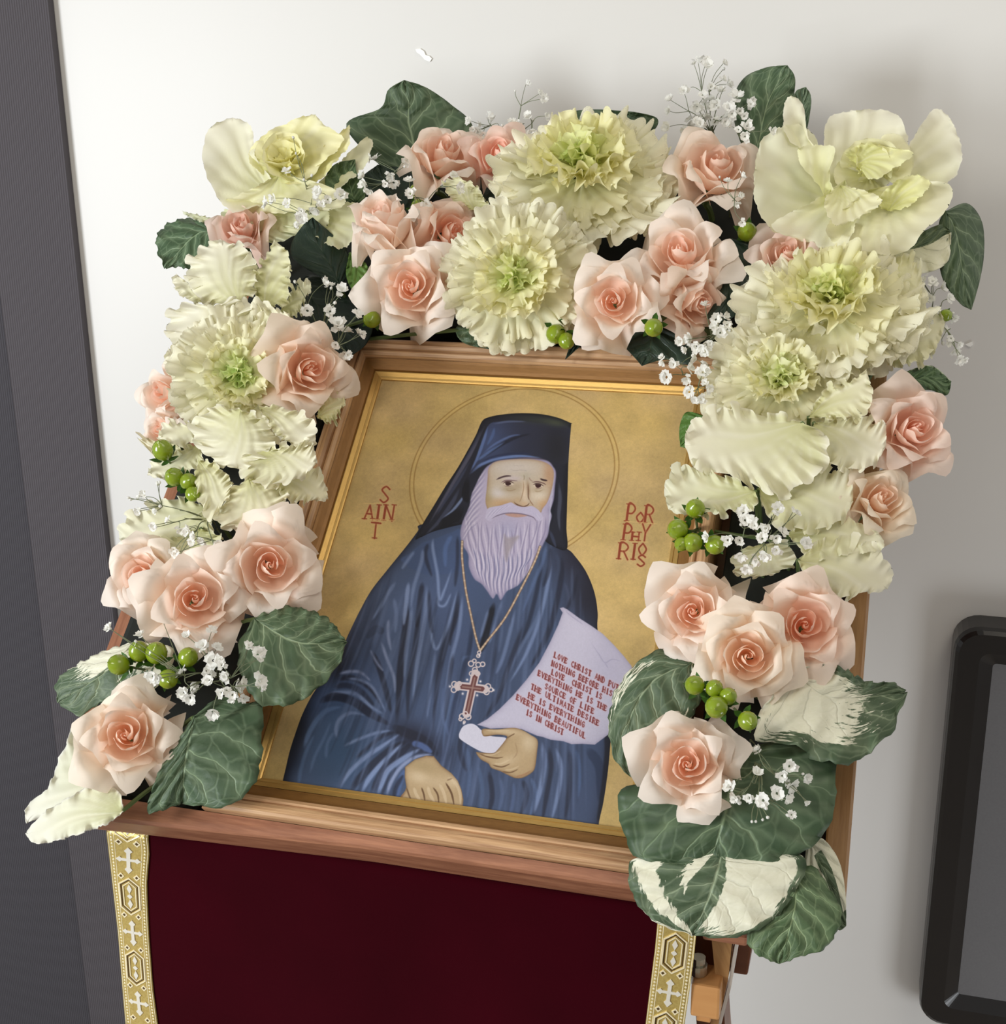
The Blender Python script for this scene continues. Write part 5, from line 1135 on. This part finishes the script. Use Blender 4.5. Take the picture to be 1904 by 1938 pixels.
loose('white leaf between the right sprigs and the lower edge rose',[(1435,925),(1455,975),(1520,1005),(1585,992),(1615,950),(1602,900),(1520,888),(1455,900)],4,(.07,.065),color=(.97,.98,.93))
loose('gray-white leaf under the lower edge rose of the right column',[(1490,1010),(1530,980),(1590,975),(1665,1010),(1670,1040),(1600,1050),(1540,1060)],3,(.06,.055),frill=.001,lobes=1,color=(.95,.96,.9))
loose('crisp frilled leaf curling out at the right above the pair of roses',[(1510,1060),(1560,1020),(1620,1020),(1670,1050),(1690,1085),(1680,1115),(1630,1125),(1580,1135),(1540,1120)],5,(.065,.045))
loose('pale leaf curving out behind the right column sprigs',[(1660,690),(1680,640),(1720,590),(1770,585),(1790,610),(1770,660),(1730,690)],4,(.06,.05),color=(.98,.98,.9))
loose('pale outer leaf under the right column',[(1680,520),(1700,480),(1740,500),(1745,560),(1730,600),(1690,580)],3,(.07,.08),color=(1,1,.93))
loose('pale ragged leaf below the right sprigs above the roses',[(1440,1030),(1390,1050),(1400,1090),(1450,1090),(1500,1070),(1490,1030)],3,(.055,.055),color=(.95,.97,.93))
loose('spotted pale leaf at the left shoulder of the large cabbage',[(900,400),(860,380),(840,345),(870,335),(905,360),(925,395)],3,(.06,.075),color=(.98,1,.9))
loose('pale leaf with green tint under the top left cabbage',[(470,440),(430,430),(420,400),(470,395),(530,410),(560,440),(520,460)],3,(.045,.05),frill=.001,color=(.9,.95,.82))  # whole leaf tinted slightly green
loose('grayish leaf tip at the outer left above the cabbage column',[(430,420),(390,410),(345,400),(360,412),(400,425)],2,(.05,.045),frill=.001,lobes=1,color=(.85,.9,.85))
loose('white tip beside the cluster of green berries on the left column',[(330,830),(285,830),(262,830),(300,870),(290,900),(330,900),(350,870)],3,(.05,.04),color=(.98,.97,.93))
# ------------------------------------------------------------------ roses
rose('dull pink rose half hidden above the left cabbage column',460,440,.055,62,-.2,.8,kind=3,drop=1,tint=(.94,.86,.85),spin=.4)
rose('half-open pink rose bud tilted up at the top left',728,435,.075,88,-.35,1.3,kind=4,spin=1.,drop=0)
rose('open pink rose just above the left end of the top rail',780,545,.075,82,-.15,.15,kind=0,spin=2.)
rose('pink rose turned right beside the lower cream cabbage',850,440,.055,66,.5,.3,kind=3,tint=(1,.93,.9),spin=.2)
rose('pale pink rose seen from the side under the tall green leaf',838,305,.06,80,.2,1.0,kind=3,drop=1,spin=.9,tint=(.97,.93,.9))
rose('pink rose mostly hidden behind the largest cabbage head',945,300,.05,62,.1,.6,kind=1,drop=1,spin=.1,tint=(1,.88,.86))
rose('pale pink rose seen from the side left of the top right cabbage',1350,330,.065,92,.2,.75,kind=3,drop=1,spin=2.3,tint=(.95,.91,.87))
rose('large pink rose with folded petals right of the largest cabbage head',1290,490,.07,90,-.1,.6,kind=1,spin=.5)
rose('open pink rose with deep heart above the middle of the top rail',1162,572,.08,76,-.1,.1,kind=1,spin=3.0)
rose('pink rose turned right below the large folded rose',1312,570,.06,66,.7,-.1,kind=1,spin=1.4,tint=(1,.95,.92))
rose('pink rose mostly hidden above the right column cabbage head',1490,490,.06,66,0,.6,kind=0,spin=.8,tint=(.95,.88,.86))
rose('pale rose at the inner side of the left column, facing the frame',580,700,.075,82,.35,.1,kind=0,spin=.9,tint=(.98,.94,.9))
rose('small pink rose at the outer left edge of the left column',315,745,.045,52,-.8,.2,kind=1,spin=.3)
rose('pale pink rose tip below the outer left rose of the column',310,815,.04,40,-.8,.3,kind=0,spin=1.3)
rose('pink rose on the left side of the print, rightmost of its trio',510,1070,.07,90,.05,.05,kind=1,spin=.2)
rose('peach hearted rose in the middle of the left trio',368,1135,.08,90,0,.1,kind=1,spin=1.9)
rose('pink rose at the outer left of the trio',275,1090,.055,66,-.3,.2,kind=2,spin=.7)
rose('large pale rose lowest on the left',241,1393,.07,88,-.15,.1,kind=0,spin=2.6,tint=(.99,.98,.95))
rose('pink rose at the outer edge of the right column, upper of two',1722,815,.055,80,.45,.2,kind=0,spin=.4,tint=(.97,.9,.88))
rose('cream pink rose at the outer edge of the right column, lower of two',1660,950,.05,68,.5,.4,kind=0,spin=2.,tint=(.96,.95,.88))
rose('pale rose of the lower right trio nearest the print',1314,1158,.07,82,-.1,.05,kind=0,spin=1.)
rose('deep pink hearted rose, rightmost of the lower right trio',1520,1185,.07,86,.1,.1,kind=1,spin=2.2,tint=(1.0,.95,.93))
rose('cream rose with swirled heart, lowest of the right trio',1415,1243,.085,84,.05,.0,kind=2,spin=.6,tint=(.99,.985,.94))
rose('large pale peach rose lowest on the right, on a dark round leaf',1303,1447,.075,90,-.05,.05,kind=0,spin=1.5)
# ------------------------------------------------------------------ berries
berries('single green berry above the top left corner of the frame',(715,590),[(704,604,17,-.2,-.2)],.06)
leaf('small green leaf beside the single berry at the frame corner',[(718,598),(732,592),(748,618),(745,630),(728,628)],3,(.05,.045),m='fresh',color=(.45,.55,.4),nv=3,foot=True)
berries('green berries half hidden behind the pink bud',(790,400),[(788,362,14,.2,.9),(792,392,15,.2,.5),(805,345,10,.2,.9)],.05,seed=2)
berries('single green berry under the pale side-on rose',(1415,460),[(1414,439,19,0,.1)],.065,seed=3)
berries('single green berry on the dark leaf over the top rail',(1238,595),[(1237,620,18,0,-.2)],.085,seed=4)
berries('two green berries under the open rose on the top rail',(1050,620),[(1052,632,19,-.1,-.3),(1072,645,16,.3,-.8)],.055,seed=5)
berries('drooping cluster of green berries on the left column',(350,905),[(308,852,20,-.4,.9),(330,903,18,-.5,.4),(357,912,17,.1,.2),(365,935,15,.3,-.3)],.075,seed=6)
berries('cluster of five green berries above the lowest left rose',(310,1270),[(225,1258,20,-1.0,.2),(263,1233,20,-.3,.8),(296,1236,21,0,.9),(356,1244,19,.3,.7),(318,1285,19,.1,-.3)],.08,seed=7)
berries('cluster of green berries above the lower right roses',(1320,1000),[(1316,963,19,0,.4),(1283,1002,20,-.5,.1),(1311,1027,19,0,-.1),(1353,1031,19,.3,-.2),(1290,1030,14,-.3,-.2)],.085,seed=8)
berries('cluster of green berries above the lowest right rose',(1380,1330),[(1315,1297,19,-.4,.3),(1352,1303,17,.2,.5),(1378,1318,17,.3,.4),(1356,1338,22,-.1,-.1),(1415,1364,19,.3,-.3)],.105,seed=9)
berries('dark green berry among sprigs at the far right',(1775,610),[(1790,597,12,.4,.1)],.05,seed=10)
# ------------------------------------------------------------------ baby's breath
sprig('white sprig over the dark leaf at the inner left corner',(590,680),[(612,537,9),(628,542,6),(646,552,11),(634,573,5),(676,595,8),(582,588,9),(625,590,9),(573,622,11),(590,627,10),(640,617,14),(655,628,9),(677,632,8),(611,632,9),(636,652,7),(651,668,9),(558,533,4)],.075,hub=(610,635),seed=1)
sprig('thin sprig rising across the top left cabbage',(585,395),[(545,325,8),(555,260,4),(575,340,4),(590,332,4),(560,290,3)],.11,hub=(580,350),seed=2)
sprig('white sprig below the top left cabbage',(590,430),[(505,385,9),(520,375,9),(605,365,10),(642,368,11),(598,392,10),(570,400,6),(570,412,9),(566,425,7),(545,385,7),(620,378,7)],.085,hub=(585,400),seed=3)
sprig('white sprig right of the small green leaf at the top left',(720,360),[(711,302,9),(768,306,9),(690,335,9),(692,350,10),(740,330,9),(745,345,8),(700,360,8),(730,348,6)],.075,hub=(725,345),seed=4)
sprig('white sprig between the side-on rose and the pink bud',(800,420),[(775,345,9),(778,368,10),(785,405,11),(806,385,9),(822,402,5),(855,335,8),(870,350,6),(795,412,8)],.075,hub=(800,380),seed=5)
sprig('row of white blossoms behind the top roses with a tall bare stem',(960,290),[(890,228,7),(912,238,7),(930,230,9),(945,240,9),(955,255,8),(968,238,9),(985,235,9),(1002,222,9),(1005,250,9),(915,255,8),(895,245,6),(995,160,7),(1020,178,7),(1033,220,6),(975,172,3),(940,262,9),(1010,265,8)],.05,hub=(975,250),seed=6)
sprig('big white sprig standing above the pale side-on rose',(1350,290),[(1322,120,10),(1340,125,9),(1370,130,4),(1295,175,9),(1270,190,8),(1268,210,8),(1345,165,7),(1360,175,9),(1375,160,9),(1395,185,12),(1418,195,10),(1340,190,10),(1320,200,11),(1355,200,10),(1380,205,9),(1335,215,10),(1310,225,11),(1350,225,10),(1375,225,10),(1300,245,9),(1265,240,9),(1385,215,9),(1325,235,8),(1400,210,7)],.06,hub=(1345,235),seed=7)
sprig('white sprig on the upright green leaf at the top right',(1400,300),[(1413,240,10),(1398,246,6),(1410,258,9),(1460,248,7),(1385,240,7),(1425,243,5)],.08,hub=(1410,270),seed=8)
sprig('fine wispy stems before the pale side-on rose',(1380,400),[(1378,345,7),(1403,335,7),(1362,335,3),(1400,370,6),(1395,385,6),(1405,420,7)],.10,hub=(1385,370),seed=9)
sprig('white sprig between the dark leaf and the right cabbage',(1350,640),[(1335,580,9),(1355,605,10),(1370,602,9),(1362,630,11),(1350,618,7),(1310,640,11),(1290,645,9),(1320,655,10),(1340,650,9),(1300,660,8),(1375,615,8),(1335,665,9)],.08,hub=(1345,635),seed=10)
sprig('white sprig dangling over the top right corner of the print',(1360,710),[(1255,676,6),(1275,690,8),(1262,714,10),(1300,715,9),(1320,680,10),(1300,695,10),(1305,742,9),(1340,690,9),(1325,755,9),(1340,735,9),(1330,705,10)],.075,hub=(1330,705),seed=11)
sprig('white sprig at the far right beside the right cabbage head',(1735,600),[(1745,530,10),(1765,535,9),(1780,545,9),(1745,575,9),(1760,565,9),(1795,565,8),(1805,600,8),(1808,660,9),(1800,640,6),(1815,680,8),(1785,650,5),(1770,590,8),(1755,610,9),(1795,625,7)],.055,hub=(1765,595),seed=12)
sprig('white sprig with thread stems right of the upper berry cluster',(1440,1030),[(1407,972,11),(1427,990,9),(1428,995,8),(1472,965,10),(1500,970,8),(1410,985,9),(1452,1000,10),(1340,1015,9),(1378,1022,10),(1400,1022,8),(1443,1020,9),(1468,1018,9),(1480,1008,8),(1520,1028,11),(1450,1050,11),(1435,1060,10),(1470,1040,9),(1405,1050,10),(1415,1075,9)],.095,hub=(1440,1010),seed=13)
sprig('wispy green-gray stems with small buds on the left',(410,1000),[(243,942,4),(271,935,6),(298,915,5),(303,958,5),(255,965,5),(320,985,7),(340,1000,8),(355,1005,8),(370,1015,9),(385,1020,9),(330,1040,8),(290,995,6),(410,1030,9),(415,1060,9),(330,1065,7)],.085,hub=(385,975),seed=14)
sprig('full white sprig between the left veined leaves',(410,1290),[(310,1180,8),(345,1275,11),(360,1300,10),(290,1280,11),(300,1285,8),(385,1225,11),(410,1228,9),(405,1250,12),(420,1260,9),(487,1240,12),(488,1290,13),(398,1288,10),(430,1280,10),(445,1300,13),(455,1290,10),(440,1315,9),(460,1320,9),(403,1345,12),(350,1310,12),(360,1320,10),(420,1310,9),(390,1270,8),(470,1225,9),(355,1205,8),(400,1195,8),(267,1205,9),(208,1190,8)],.09,hub=(415,1275),seed=15)
sprig('white sprig on the dark round leaf beside the lowest right rose',(1420,1400),[(1435,1422,9),(1383,1490,11),(1395,1508,9),(1433,1466,10),(1480,1468,10),(1493,1450,12),(1497,1485,11),(1470,1502,12),(1490,1510,9),(1524,1470,9),(1527,1516,6),(1445,1515,11),(1420,1510,9),(1450,1530,5),(1453,1547,5),(1423,1555,4),(1491,1543,5),(1400,1520,5)],.08,hub=(1440,1450),hb=.04,seed=16)
